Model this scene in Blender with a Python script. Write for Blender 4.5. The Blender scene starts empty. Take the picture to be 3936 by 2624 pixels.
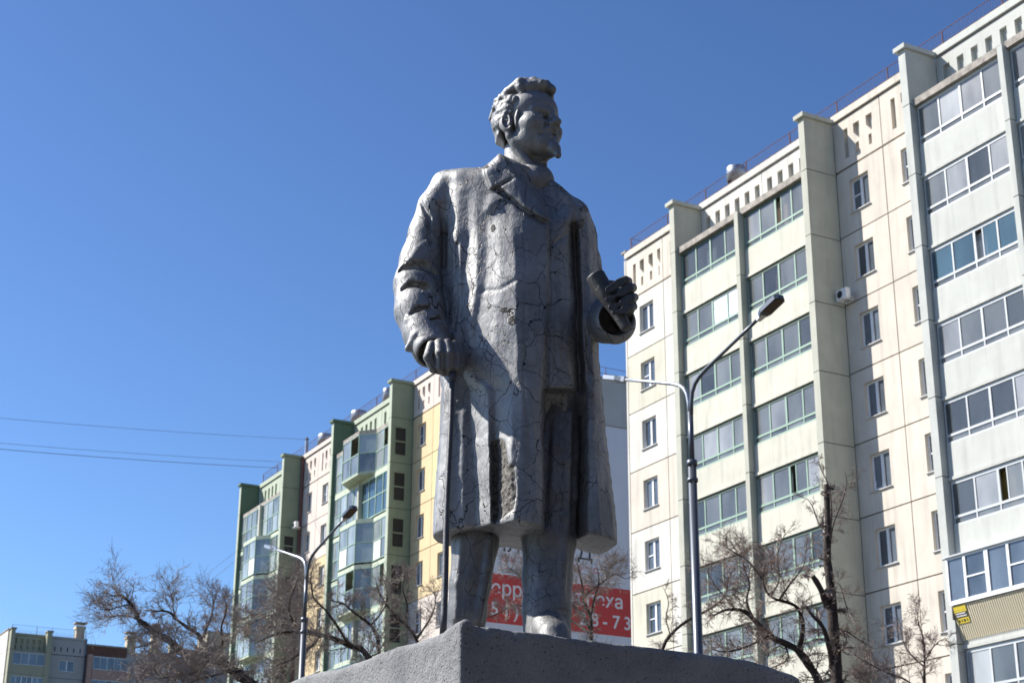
import bpy, bmesh, math, random
import numpy as np
from mathutils import Matrix, Vector
random.seed(7)
R_ = math.radians
C = bpy.context.scene.collection
sc = bpy.context.scene

# ------------------------------------------------------------------ camera
F_SRC = 6398.0                       # focal length in pixels of the 3936 px wide photograph
TILT, ROLL, YAW = R_(20.514), R_(-.341), R_(-28.27)
_r = np.array([1., 0, 0]); _f = np.array([0, math.cos(TILT), math.sin(TILT)]); _d = -np.cross(_r, _f)
CR = np.stack([math.cos(ROLL) * _r + math.sin(ROLL) * _d, -math.sin(ROLL) * _r + math.cos(ROLL) * _d, _f])
CO = np.array([0, 0, 1.6])
cam_d = bpy.data.cameras.new('camera'); cam = bpy.data.objects.new('camera', cam_d); C.objects.link(cam)
cam.matrix_world = Matrix(((CR[0][0], -CR[1][0], -CR[2][0], 0), (CR[0][1], -CR[1][1], -CR[2][1], 0),
                           (CR[0][2], -CR[1][2], -CR[2][2], 1.6), (0, 0, 0, 1)))
cam_d.sensor_width = 36; cam_d.lens = 36 * F_SRC / 3936
cam_d.clip_start = .1; cam_d.clip_end = 5000
cam_d.dof.use_dof = True; cam_d.dof.focus_distance = 7.25; cam_d.dof.aperture_fstop = 9.5
sc.camera = cam

# ------------------------------------------------------------------ sky and sun
SUN = Vector((-.72, .176, .672)).normalized()        # towards the sun
sun_el = math.asin(SUN.z); sun_az = math.atan2(SUN.x, SUN.y)
w = bpy.data.worlds.new('World'); sc.world = w; w.use_nodes = True
nt = w.node_tree; bg = nt.nodes['Background']
sky = nt.nodes.new('ShaderNodeTexSky'); sky.sky_type = 'NISHITA'; sky.sun_disc = False
sky.sun_elevation = sun_el; sky.sun_rotation = sun_az
sky.altitude = 250; sky.air_density = 1.0; sky.dust_density = .4; sky.ozone_density = 4.5
gm = nt.nodes.new('ShaderNodeGamma'); gm.inputs[1].default_value = 1.36
nt.links.new(sky.outputs[0], gm.inputs[0]); nt.links.new(gm.outputs[0], bg.inputs[0]); bg.inputs[1].default_value = .055
sd = bpy.data.lights.new('sun', 'SUN'); so = bpy.data.objects.new('sun', sd); C.objects.link(so)
sd.energy = 5.0; sd.angle = R_(.53); sd.color = (1, .95, .87)
so.rotation_euler = SUN.to_track_quat('Z', 'Y').to_euler(); so.location = (-30, 10, 40)
sc.view_settings.view_transform = 'Standard'; sc.view_settings.look = 'None'
sc.view_settings.exposure = 0.7; sc.view_settings.gamma = 1; sc.view_settings.use_curve_mapping = False
sc.cycles.use_denoising = True
sc.cycles.max_bounces = 8; sc.cycles.transparent_max_bounces = 16

# ------------------------------------------------------------------ helpers
def ray(X, Y):
    return np.array([(X - 1968) / F_SRC, (Y - 1312) / F_SRC, 1.]) @ CR
def P(px, py, y):
    """point at forward distance y seen at px,py of the photograph reduced to 2352 px width"""
    d = ray(px * 1.67347, py * 1.67347); return CO + d * (y / d[1])

def tag(o, label=None, cat=None, group=None, kind=None):
    if label: o['label'] = label
    if cat: o['category'] = cat
    if group: o['group'] = group
    if kind: o['kind'] = kind
    return o
def empty(name, loc=(0, 0, 0), rz=0.0):
    o = bpy.data.objects.new(name, None); C.objects.link(o); o.location = loc; o.rotation_euler = (0, 0, rz)
    o.empty_display_size = .3
    return o
def link(name, me, parent=None):
    o = bpy.data.objects.new(name, me); C.objects.link(o); o.parent = parent; return o
def mesh(name, verts, faces, m, smooth=False):
    me = bpy.data.meshes.new(name); me.from_pydata([tuple(map(float, v)) for v in verts], [], faces)
    if m: me.materials.append(m)
    if smooth: me.polygons.foreach_set('use_smooth', [True] * len(me.polygons))
    me.update(); return me

class MB:
    def __init__(s): s.v = []; s.f = []
    def box(s, x0, x1, y0, y1, z0, z1):
        b = len(s.v)
        s.v += [(x0, y0, z0), (x1, y0, z0), (x1, y1, z0), (x0, y1, z0), (x0, y0, z1), (x1, y0, z1), (x1, y1, z1), (x0, y1, z1)]
        s.f += [tuple(b + i for i in q) for q in ((0, 3, 2, 1), (4, 5, 6, 7), (0, 1, 5, 4), (1, 2, 6, 5), (2, 3, 7, 6), (3, 0, 4, 7))]
        return s
    def prism(s, pts, z0, z1):            # pts: ccw plan polygon
        b = len(s.v); n = len(pts)
        s.v += [(p[0], p[1], z0) for p in pts] + [(p[0], p[1], z1) for p in pts]
        s.f += [tuple(b + i for i in reversed(range(n))), tuple(b + n + i for i in range(n))]
        s.f += [(b + i, b + (i + 1) % n, b + n + (i + 1) % n, b + n + i) for i in range(n)]
        return s
    def tube(s, pts, rad, n=8, cap=True):
        pts = [np.array(p, float) for p in pts]
        if not hasattr(rad, '__len__'): rad = [rad] * len(pts)
        b = len(s.v); up = None
        for i, p in enumerate(pts):
            t = pts[min(i + 1, len(pts) - 1)] - pts[max(i - 1, 0)]; t = t / (np.linalg.norm(t) + 1e-9)
            if up is None:
                up = np.array([0, 0, 1.]) if abs(t[2]) < .9 else np.array([1., 0, 0])
            a = np.cross(t, up); a /= (np.linalg.norm(a) + 1e-9); c = np.cross(a, t); up = c
            for k in range(n):
                q = 2 * math.pi * k / n
                s.v.append(tuple(p + (a * math.cos(q) + c * math.sin(q)) * rad[i]))
        for i in range(len(pts) - 1):
            for k in range(n):
                k2 = (k + 1) % n
                s.f.append((b + i * n + k, b + i * n + k2, b + (i + 1) * n + k2, b + (i + 1) * n + k))
        if cap:
            s.f.append(tuple(b + k for k in reversed(range(n)))); e = b + (len(pts) - 1) * n
            s.f.append(tuple(e + k for k in range(n)))
        return s
    def build(s, name, m, parent=None, smooth=False):
        me = mesh(name, s.v, s.f, m, smooth)
        bm = bmesh.new(); bm.from_mesh(me); bmesh.ops.recalc_face_normals(bm, faces=bm.faces[:]); bm.to_mesh(me); bm.free()
        return link(name, me, parent)

# ------------------------------------------------------------------ materials
def mat(name, col, rough=.8, metal=0., var=.08, scale=1.5, bump=.0, bscale=40., streak=0., spec=.5, per_obj=0.):
    m = bpy.data.materials.new(name); m.use_nodes = True; n = m.node_tree.nodes; l = m.node_tree.links
    b = n['Principled BSDF']; b.inputs['Roughness'].default_value = rough; b.inputs['Metallic'].default_value = metal
    b.inputs['Specular IOR Level'].default_value = spec
    geo = n.new('ShaderNodeNewGeometry')
    no = n.new('ShaderNodeTexNoise'); no.inputs['Scale'].default_value = scale; no.inputs['Detail'].default_value = 6
    no.inputs['Roughness'].default_value = .6
    l.new(geo.outputs['Position'], no.inputs['Vector'])
    mr = n.new('ShaderNodeMapRange'); mr.inputs['From Min'].default_value = .3; mr.inputs['From Max'].default_value = .7
    mr.inputs['To Min'].default_value = 1 - var; mr.inputs['To Max'].default_value = 1 + var
    l.new(no.outputs[0], mr.inputs[0]); val = mr.outputs[0]
    if streak:
        mp = n.new('ShaderNodeMapping'); mp.inputs['Scale'].default_value = (2.2, 2.2, .18)
        l.new(geo.outputs['Position'], mp.inputs[0])
        n2 = n.new('ShaderNodeTexNoise'); n2.inputs['Scale'].default_value = 1.6; n2.inputs['Detail'].default_value = 5
        l.new(mp.outputs[0], n2.inputs['Vector'])
        m2 = n.new('ShaderNodeMapRange'); m2.inputs['From Min'].default_value = .5; m2.inputs['From Max'].default_value = .75
        m2.inputs['To Min'].default_value = 1; m2.inputs['To Max'].default_value = 1 - streak
        l.new(n2.outputs[0], m2.inputs[0])
        mu = n.new('ShaderNodeMath'); mu.operation = 'MULTIPLY'; l.new(val, mu.inputs[0]); l.new(m2.outputs[0], mu.inputs[1]); val = mu.outputs[0]
    if per_obj:
        oi = n.new('ShaderNodeObjectInfo'); m3 = n.new('ShaderNodeMapRange')
        m3.inputs['To Min'].default_value = 1 - per_obj; m3.inputs['To Max'].default_value = 1 + per_obj
        l.new(oi.outputs['Random'], m3.inputs[0])
        mu = n.new('ShaderNodeMath'); mu.operation = 'MULTIPLY'; l.new(val, mu.inputs[0]); l.new(m3.outputs[0], mu.inputs[1]); val = mu.outputs[0]
    mx = n.new('ShaderNodeVectorMath'); mx.operation = 'SCALE'; mx.inputs[0].default_value = col[:3]
    l.new(val, mx.inputs['Scale']); l.new(mx.outputs[0], b.inputs['Base Color'])
    if bump:
        nb = n.new('ShaderNodeTexNoise'); nb.inputs['Scale'].default_value = bscale; nb.inputs['Detail'].default_value = 5
        l.new(geo.outputs['Position'], nb.inputs['Vector'])
        bu = n.new('ShaderNodeBump'); bu.inputs['Strength'].default_value = min(1, bump); bu.inputs['Distance'].default_value = .02
        l.new(nb.outputs[0], bu.inputs['Height']); l.new(bu.outputs[0], b.inputs['Normal'])
    return m

def glass(name, col=(.16, .17, .19), mixt=.35, rough=.07, spec=1.0, dirt=.5):
    m = bpy.data.materials.new(name); m.use_nodes = True; n = m.node_tree.nodes; l = m.node_tree.links
    b = n['Principled BSDF']; b.inputs['Roughness'].default_value = rough; b.inputs['IOR'].default_value = 1.6
    b.inputs['Specular IOR Level'].default_value = spec
    geo = n.new('ShaderNodeNewGeometry'); oi = n.new('ShaderNodeObjectInfo')
    mp = n.new('ShaderNodeMapping'); mp.inputs['Scale'].default_value = (1.1, 1.1, .5); l.new(geo.outputs['Position'], mp.inputs[0])
    no = n.new('ShaderNodeTexNoise'); no.inputs['Scale'].default_value = .9; no.inputs['Detail'].default_value = 3
    l.new(mp.outputs[0], no.inputs['Vector'])
    a = n.new('ShaderNodeMath'); a.operation = 'MULTIPLY_ADD'; l.new(oi.outputs['Random'], a.inputs[0]); a.inputs[1].default_value = .5
    l.new(no.outputs[0], a.inputs[2])
    mr = n.new('ShaderNodeMapRange'); mr.inputs['From Min'].default_value = .35; mr.inputs['From Max'].default_value = 1.1
    mr.inputs['To Min'].default_value = 1 - dirt; mr.inputs['To Max'].default_value = 1 + dirt; l.new(a.outputs[0], mr.inputs[0])
    mx = n.new('ShaderNodeVectorMath'); mx.operation = 'SCALE'; mx.inputs[0].default_value = col
    l.new(mr.outputs[0], mx.inputs['Scale']); l.new(mx.outputs[0], b.inputs['Base Color'])
    tr = n.new('ShaderNodeBsdfTransparent'); tr.inputs[0].default_value = (.85, .88, .88, 1)
    ms = n.new('ShaderNodeMixShader'); ms.inputs[0].default_value = mixt
    # slight waviness of the panes
    nb = n.new('ShaderNodeTexNoise'); nb.inputs['Scale'].default_value = 1.3; l.new(geo.outputs['Position'], nb.inputs['Vector'])
    bu = n.new('ShaderNodeBump'); bu.inputs['Strength'].default_value = .25; bu.inputs['Distance'].default_value = .02
    l.new(nb.outputs[0], bu.inputs['Height']); l.new(bu.outputs[0], b.inputs['Normal'])
    l.new(b.outputs[0], ms.inputs[1]); l.new(tr.outputs[0], ms.inputs[2]); l.new(ms.outputs[0], n['Material Output'].inputs[0])
    return m

M = {}
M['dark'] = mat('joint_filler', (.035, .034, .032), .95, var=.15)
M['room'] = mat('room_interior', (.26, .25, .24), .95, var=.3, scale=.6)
M['white_panel'] = mat('white_wall_paint', (.60, .58, .53), .9, var=.10, scale=.7, bump=.25, bscale=25, streak=.2, per_obj=.045)
M['cream_panel'] = mat('cream_wall_paint', (.59, .56, .46), .9, var=.10, scale=.7, bump=.25, bscale=25, streak=.2, per_obj=.045)
M['pink_panel'] = mat('pale_pink_wall_paint', (.60, .545, .47), .9, var=.10, scale=.7, bump=.25, bscale=25, streak=.2, per_obj=.045)
M['cream_parapet'] = mat('cream_parapet_paint', (.575, .56, .475), .9, var=.08, scale=1.1, bump=.2, bscale=18, streak=.2, per_obj=.03)
M['white_parapet'] = mat('white_parapet_paint', (.50, .51, .475), .9, var=.07, scale=1.1, bump=.2, bscale=18, streak=.15, per_obj=.03)
M['cream_fin'] = mat('greenish_cream_fin_paint', (.46, .46, .39), .9, var=.08, scale=1.3, bump=.25, bscale=20, streak=.12)
M['white_fin'] = mat('bluish_white_fin_paint', (.48, .495, .465), .9, var=.08, scale=1.3, bump=.25, bscale=20, streak=.12)
M['bare_concrete'] = mat('weathered_concrete', (.33, .30, .265), .95, var=.4, scale=3.5, bump=.6, bscale=12)
M['green_frame'] = mat('sage_green_metal', (.30, .42, .33), .45, var=.08)
M['dgreen_frame'] = mat('dark_green_metal', (.085, .12, .09), .6, var=.1)
M['white_frame'] = mat('white_window_plastic', (.78, .79, .80), .35, var=.03)
M['grey_frame'] = mat('silver_grey_metal', (.55, .57, .57), .4, var=.05)
M['sill'] = mat('painted_sill_metal', (.55, .54, .53), .4, var=.1)
M['pane'] = glass('balcony_glass', (.22, .23, .225), .40)
M['wpane'] = glass('window_glass', (.13, .16, .20), .32, dirt=.7, rough=.03)
M['bluepane'] = glass('teal_balcony_glass', (.07, .13, .16), .25)
M['silver_pane'] = mat('bumpy_silver_pane', (.78, .82, .86), .3, metal=.2, var=.25, scale=6, bump=1., bscale=7)  # pale silver panes with strong bumps
M['pinkstuff'] = mat('salmon_lining', (.62, .42, .33), .8)
M['ochre'] = mat('ochre_curtain', (.22, .16, .035), .9, var=.2)
M['curtain'] = mat('white_curtain', (.75, .76, .78), .9, var=.12, scale=4)
M['rust'] = mat('rusty_red_railing_paint', (.17, .075, .065), .75, var=.25, scale=4)
M['galv'] = mat('galvanised_sheet', (.38, .40, .43), .42, metal=.8, var=.12, scale=5)
M['l_green_lit'] = mat('sunlit_green_wall_paint', (.42, .47, .37), .9, var=.06, bump=.2, bscale=20, streak=.08)  # lit copy of the fin green, sunlight put into the colour
M['l_green'] = mat('shaded_green_wall_paint', (.235, .285, .205), .9, var=.07, bump=.2, bscale=20, streak=.1)  # shaded copy, the fin sides' shade put into the colour
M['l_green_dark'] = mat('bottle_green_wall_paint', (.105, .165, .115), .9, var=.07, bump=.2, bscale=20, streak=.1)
M['l_pink'] = mat('peach_white_wall_paint', (.62, .55, .49), .9, var=.05, bump=.2, bscale=20, streak=.06, per_obj=.03)
M['l_yellow'] = mat('warm_yellow_wall_paint', (.66, .52, .31), .9, var=.05, bump=.2, bscale=20, streak=.06, per_obj=.03)
M['l_lime'] = mat('lime_yellow_wall_paint', (.58, .57, .31), .9, var=.05, bump=.2, bscale=20, streak=.06, per_obj=.03)
M['l_ledge'] = mat('pale_green_ledge_paint', (.50, .55, .43), .85, var=.12, scale=3)
M['l_pane'] = glass('greenish_balcony_glass', (.32, .36, .36), .26, dirt=.7)
M['grey_gable'] = mat('grey_gable_render', (.42, .41, .40), .95, var=.06, scale=.8, bump=.2, bscale=10)
M['banner'] = mat('white_banner_cloth', (.60, .61, .66), .7, var=.03)
M['red'] = mat('red_banner_print', (.52, .05, .042), .7, var=.05)
M['print_white'] = mat('white_lettering', (.70, .68, .68), .7)
M['print_black'] = mat('dark_lettering', (.03, .03, .03), .7)
M['print_red'] = mat('red_lettering', (.55, .07, .06), .7)
M['beige_clad'] = mat('beige_corrugated_sheet', (.80, .70, .50), .5, var=.03)
M['sign_yellow'] = mat('yellow_sign_print', (.75, .58, .05), .6)
M['brick'] = mat('brown_brick', (.16, .075, .05), .9, var=.25, scale=5)
M['lightbrick'] = mat('pinkish_brick', (.42, .27, .22), .9, var=.12, scale=3)
M['b3_grey'] = mat('grey_panel_paint', (.40, .385, .37), .9, var=.06)
M['b3_olive'] = mat('olive_cream_panel_paint', (.36, .35, .25), .9, var=.08)
M['added_wall'] = mat('added_grey_brown_render', (.085, .082, .075), .9, var=.2, scale=.5)  # for the added unseen blocks, kept dark so little light bounces back
M['b3_gable'] = mat('pale_gable_paint', (.64, .60, .55), .9, var=.04)
M['shaft'] = mat('plastered_vent_shaft', (.50, .45, .33), .9, var=.15)
M['lamp_grey'] = mat('grey_lamp_paint', (.12, .135, .16), .4, metal=.5, var=.08)
M['lamp_galv'] = mat('zinc_coated_steel', (.40, .42, .45), .4, metal=.5, var=.1)
M['lamp_dark'] = mat('dark_lamp_housing', (.045, .045, .05), .45)
M['lamp_lens'] = mat('brown_tinted_lens', (.09, .06, .05), .25)
M['bark'] = mat('dark_bark', (.055, .041, .034), .95, var=.45, scale=9, bump=1., bscale=22)
M['twig'] = mat('brown_twig_bark', (.25, .20, .175), .95, var=.3, scale=3)
M['twig_b'] = mat('reddish_twig_bark', (.27, .205, .17), .95, var=.3, scale=3)
M['twig_g'] = mat('grey_twig_bark', (.30, .255, .225), .95, var=.3, scale=3)
M['cable'] = mat('black_cable', (.10, .12, .16), .7)
M['asphalt'] = mat('asphalt', (.055, .055, .056), .95, var=.2, scale=.6, bump=.4, bscale=60)
M['soil'] = mat('dry_spring_grass', (.075, .064, .042), 1., var=.3, scale=.5)
M['concrete_slab'] = mat('pavement_slabs', (.10, .098, .095), .9, var=.12)

# ------------------------------------------------------------------ ground
def sheet(name, x0, x1, y0, y1, z, m):
    o = MB().box(x0, x1, y0, y1, z - .05, z).build(name, m); tag(o, kind='structure'); return o
sheet('ground', -2500, 2500, -2500, 2500, 0, M['soil'])
sheet('pavement', -6, 7, 1.0, 14, .054, M['concrete_slab'])
FA = math.atan2(-.88073, .47363)                    # the facades' local x runs along A, local -y faces out
rd = MB().box(-160, 120, -3.5, 3.5, -.046, .008).build('road', M['asphalt']); rd.location = (-8, 42, 0); rd.rotation_euler = (0, 0, FA); tag(rd, kind='structure')

# ------------------------------------------------------------------ facade kit
UNIT = {}
def bx(name, m, parent, s0, s1, o0, o1, z0, z1):
    """box between s0..s1 along a facade, o0..o1 outwards, z0..z1; meshes are shared per material"""
    if m not in UNIT:
        UNIT[m] = mesh('unit_box', *(lambda q: (q.v, q.f))(MB().box(-.5, .5, -.5, .5, -.5, .5)), M[m])
    o = link(name, UNIT[m], parent)
    o.location = ((s0 + s1) / 2, -(o0 + o1) / 2, (z0 + z1) / 2); o.scale = (abs(s1 - s0), abs(o1 - o0), abs(z1 - z0))
    return o
PANEL = {}
def holed(name, m, parent, s0, s1, o, z0, z1, th, holes, wedges=()):
    """wall panel with rectangular openings (s0,s1,z0,z1 each); front face at outward offset o"""
    W, H = round(s1 - s0, 3), round(z1 - z0, 3)
    hs = tuple(sorted(tuple(round(q, 3) for q in (a - s0, b - s0, c - z0, d - z0)) for a, b, c, d in holes))
    key = (m, W, H, th, hs, bool(wedges))
    if key not in PANEL:
        mb = MB(); xs = sorted({0, W} | {h[0] for h in hs} | {h[1] for h in hs})
        for a, b in zip(xs[:-1], xs[1:]):
            if b - a < 1e-4: continue
            mid = (a + b) / 2; zz = 0
            for h in sorted([h for h in hs if h[0] < mid < h[1]], key=lambda h: h[2]):
                if h[2] > zz + 1e-4: mb.box(a, b, 0, th, zz, h[2])
                zz = h[3]
            if zz < H - 1e-4: mb.box(a, b, 0, th, zz, H)
        for (a, b, c, d) in (wedges or ()):         # slanted lower left corner of a slot
            a -= s0; b -= s0; c -= z0; d -= z0; k = len(mb.v); e = .002
            mb.v += [(a, e, c), (b, e, c), (a, e, d), (a, th - e, c), (b, th - e, c), (a, th - e, d)]
            mb.f += [(k, k + 1, k + 2), (k + 5, k + 4, k + 3), (k, k + 3, k + 4, k + 1), (k + 1, k + 4, k + 5, k + 2), (k + 2, k + 5, k + 3, k)]
        me = mesh(name, mb.v, mb.f, M[m])
        bm = bmesh.new(); bm.from_mesh(me); bmesh.ops.remove_doubles(bm, verts=bm.verts[:], dist=1e-4)
        # drop the inner faces two neighbouring boxes share
        seen = {}
        for f in bm.faces:
            seen.setdefault(frozenset(v.index for v in f.verts), []).append(f)
        dead = [f for fs in seen.values() if len(fs) > 1 for f in fs]
        bmesh.ops.delete(bm, geom=dead, context='FACES_ONLY'); bmesh.ops.recalc_face_normals(bm, faces=bm.faces[:])
        bm.to_mesh(me); bm.free(); PANEL[key] = me
    p = link(name, PANEL[key], parent); p.location = (s0, -o, z0); return p

def window(b, s0, s1, z0, z1, o=0., kind=0, cur=False, fm='white_frame', depth=.13):
    """two-sash window set back in its opening: frame, panes, sill"""
    f = .075; y1 = o - depth; y0 = y1 - .06
    wd = MB(); zc = z1 - .42 * (z1 - z0); mid = (s0 + s1) / 2
    for a in (s0, s1 - f): wd.box(a, a + f, -y1, -y0, z0, z1)
    wd.box(s0 + f, s1 - f, -y1, -y0, z1 - f, z1); wd.box(s0 + f, s1 - f, -y1, -y0, z0, z0 + f)
    wd.box(mid - .065, mid + .065, -y1 - .01, -y0, z0 + f, z1 - f)
    if kind == 1: wd.box(s0 + f, mid - .055, -y1 - .004, -y0, (z0 + z1) / 2 - .03, (z0 + z1) / 2 + .02)
    w_ = wd.build('window', M[fm], b)
    bx('pane', 'wpane', w_, s0 + f, mid - .055, y0 + .02, y0 + .03, z0 + f, z1 - f)
    bx('pane', 'wpane', w_, mid + .055, s1 - f, y0 + .02, y0 + .03, z0 + f, z1 - f)
    bx('sill', 'sill', w_, s0 - .05, s1 + .05, o - depth, o + .07, z0 - .035, z0 - .002)
    if kind == 2:   # tilted-open left sash
        t = MB(); t.box(0, mid - s0 - .1, 0, .05, 0, z1 - z0 - .14)
        q = MB(); L_, H_ = mid - s0 - .1, z1 - z0 - .14
        for a in ((0, .05, 0, H_), (L_ - .05, L_, 0, H_)): q.box(a[0], a[1], 0, .045, a[2], a[3])
        q.box(.05, L_ - .05, 0, .045, 0, .05); q.box(.05, L_ - .05, 0, .045, H_ - .05, H_)
        sash = q.build('open_sash', M[fm], w_); sash.location = (s0 + .05, -y1 - .012, z0 + .07); sash.rotation_euler = (R_(-7), 0, 0)
    if cur: bx('curtain', 'curtain', w_, mid + .02, s1 - .08, y0 - .10, y0 - .06, z0 + .03, z1 - .03)
    return w_

def fin_blocks(b, s0, s1, depth, ztop, joints, m, name='fin_panel', wins=(), wm='green_frame'):
    """projecting fin wall cut into storey-high blocks by the joints"""
    zs = [ztop] + list(joints)
    for hi, lo in zip(zs[:-1], zs[1:]):
        lo_ = lo + .03
        hs = [q for q in wins if lo < q[2] < hi]
        if hs:                                      # opening through the fin: build as pieces
            o0, o1, a, c = hs[0]
            # holes are given as (o0,o1,z0,z1)
        hs = [q for q in wins if lo < (q[2] + q[3]) / 2 < hi]
        mb = MB()
        if hs:
            o0, o1, a, c = hs[0]
            bx('lit_balcony_sheet', ('curtain', 'cream_fin', 'sill', 'l_lime')[int(hi * 7) % 4], b, s1 - .16, s1 - .14, o0 + .02, o1 - .2, a + .02, c - .35 * (int(hi) % 2))  # pale sheet imitates the lit balcony seen through the opening
            mb.box(s0, s1, -o0, -.002, lo_, hi); mb.box(s0, s1, -depth, -o1, lo_, hi)
            mb.box(s0, s1, -o1, -o0, lo_, a); mb.box(s0, s1, -o1, -o0, c, hi)
            blk = mb.build(name, M[m], b)
            fr = MB(); t = .06; x0, x1 = s1 - .10, s1 + .03
            fr.box(x0, x1, -o1, -o1 + t, a, c); fr.box(x0, x1, -o0 - t, -o0, a, c)
            fr.box(x0, x1, -o1 + t, -o0 - t, a, a + t); fr.box(x0, x1, -o1 + t, -o0 - t, c - t, c)
            fr.box(x0 + .005, x1 - .01, -o1 + t, -o0 - t, (a + c) / 2 - .05, (a + c) / 2 + .03)
            g = fr.build('side_window', M[wm], b)
            bx('pane', 'pane2', g, s1 - .06, s1 - .05, o0 + t, o1 - t, a + t, (a + c) / 2 - .05)  # pale glass, brightness of the lit balcony behind put into its colour
            bx('pane', 'pane2', g, s1 - .06, s1 - .05, o0 + t, o1 - t, (a + c) / 2 + .03, c - t)
        else:
            bx(name, m, b, s0, s1, .002, depth, lo_, hi)
    # bed mortar strip showing in the joints
    bx('joint_filler', 'dark', b, s0 + .012, s1 - .012, .01, depth - .012, joints[-1], ztop - .05)

def railing(b, s0, s1, zb, posts, o=-.12, h=1.05):
    for s in posts:
        p = MB(); p.tube([(s, -o, zb - .4), (s, -o, zb + h)], .028, 6)
        p.tube([(s, -o, zb + h * .55), (s + .02, -o + .45, zb - .4)], .015, 5)
        p.build('railing_post', M['rust'], b)
    for k, zz in enumerate((h, h * .52, h * .36)):
        MB().tube([(s0, -o, zb + zz), ((s0 + s1) / 2, -o, zb + zz - .01), (s1, -o, zb + zz)], .016 if k == 0 else .013, 5).build('railing_rail', M['rust'], b)
    mb = MB(); s = s0
    while s < s1:
        mb.box(s, s + .007, -o, -o + .007, zb - .3, zb + h); s += .14
    tag(mb.build('railing_bars', M['rust'], b), kind='stuff')

def attic(b, s0, s1, zj, ztop, m, inner, ref):
    """parapet panel with the relief of slots"""
    holes = []; wd = []
    L = s1 - s0
    zt = ztop - .85 + .02; k = 0
    offs = ((.62, .24, 0), (1.20, .36, 1), (1.95, .36, 1), (2.68, .26, 1))
    zt = zj + 1.68; zb = zj + .40
    for off, wd_, kind in offs:
        a = s0 + off; c = a + wd_
        if c > s1 - .12: break
        if kind == 0: holes.append((a, c, zb, zt))
        else:
            zm = zb + .56; holes.append((a, c, zm, zt)); holes.append((a + .09, c - .09, zb - .02, zb + .42))
            wd.append((a, a + wd_ * .75, zm, zm + .34))
    holed('slotted_parapet_panel', m, b, s0 + .02, s1 - .02, 0, zj + .04, ztop - .36, .16, holes, wd)
    bx('slot_back', inner, b, s0 + .03, s1 - .03, -.30, -.165, zj + .04, ztop - .37)
    bx('coping_band', m, b, s0 + .004, s1 - .004, -.3, .09, ztop - .30, ztop)
M['pane2'] = glass('pale_dusty_balcony_glass', (.36, .365, .36), .2, rough=.2)  # dusty loggia glass; in fin windows its paleness paints a lit balcony
M['pane3'] = glass('clean_balcony_glass', (.11, .12, .125), .55, rough=.04)
# ------------------------------------------------------------------ right-hand apartment block
def glazing(b, bal, s0, s1, o, zl, zb, zt, fm, pane, n=4, small=True, opens=(), special=None, darktop='dgreen_frame'):
    """sliding loggia glazing between s0..s1: rails, mullions and one object per pane"""
    fr = MB(); y = -o
    fr.box(s0, s1, y, y + .06, zb - .035, zb + .05)                     # main rail
    if small: fr.box(s0, s1, y - .01, y + .05, zl, zl + .07)            # lower rail
    fr.box(s0, s0 + .05, y + .01, y + .055, zl + .07, zt)
    fr.box(s1 - .05, s1, y + .01, y + .055, zl + .07, zt)
    step = (s1 - s0) / n
    for i in range(1, n):
        x = s0 + step * i; wv = .035 if i % 2 else .05
        fr.box(x - wv, x + wv, y + .004 * (i % 2), y + .05, zb + .05, zt)
        if small: fr.box(x - .03, x + .03, y + .004, y + .05, zl + .07, zb - .035)
    fr.build('glazing_frame', M[fm], bal)
    bx('top_rail', darktop, bal, s0, s1, o - .07, o - .01, zt, zt + .12)
    for i in range(n):
        x0 = s0 + step * i + (.05 if i else .05); x1 = s0 + step * (i + 1) - .05
        if i in opens: x0 = x0 + (x1 - x0) * .36
        pm = special[i] if special else pane
        bx('pane', pm, bal, x0, x1, o - .045, o - .03, zb + .05, zt)
        if i in opens: bx('mullion', fm, bal, x0 - .05, x0, o - .06, o - .02, zb + .05, zt)
        if small: bx('pane', pane, bal, s0 + step * i + .04, s0 + step * (i + 1) - .04, o - .04, o - .028, zl + .07, zb - .035)

PR = np.array([5.32, 72.62, 0.])
RB = empty('apartment_block', PR, FA)
tag(RB, 'tall cream and white panel apartment block with green-framed loggias filling the right side', 'building')
ZJ = [30.72 - 2.77 * k for k in range(12)]; ZTOP = 33.2
NF = 11
LEN = 42.0
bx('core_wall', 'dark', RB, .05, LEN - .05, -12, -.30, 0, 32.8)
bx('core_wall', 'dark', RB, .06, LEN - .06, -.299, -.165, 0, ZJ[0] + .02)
bx('roof', 'bare_concrete', RB, .1, LEN - .1, -12, -.31, 32.8, 32.95)
bx('coping_band', 'white_panel', RB, 0, .3, -12, -.305, 32.90, ZTOP)
bx('end_wall', 'white_panel', RB, -.02, .048, -12, -.165, 0, 32.89)
corner = bx('corner_strip', 'white_panel', RB, -.02, .11, -.16, .02, 0, 32.86)
bx('corner_cap', 'bare_concrete', RB, -.12, .30, -.4, .12, ZTOP + .003, ZTOP + .1)
rnd = random.Random(11)
def wall_floor(b, s0, s1, k, m, wins, zj, name='wall_panel'):
    """one storey-high wall panel with its windows"""
    z1 = zj[k] - .05; z0 = zj[k + 1] + .0
    hs = [(a, c, zj[k] - d, zj[k] - e) for a, c, d, e, *_ in wins]
    holed(name, m, b, s0 + .025, s1 - .025, 0, z0, z1, .16, hs)
    for a, c, d, e, *r in wins:
        window(b, a, c, zj[k] - d, zj[k] - e, 0, *(r if r else ()))
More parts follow.
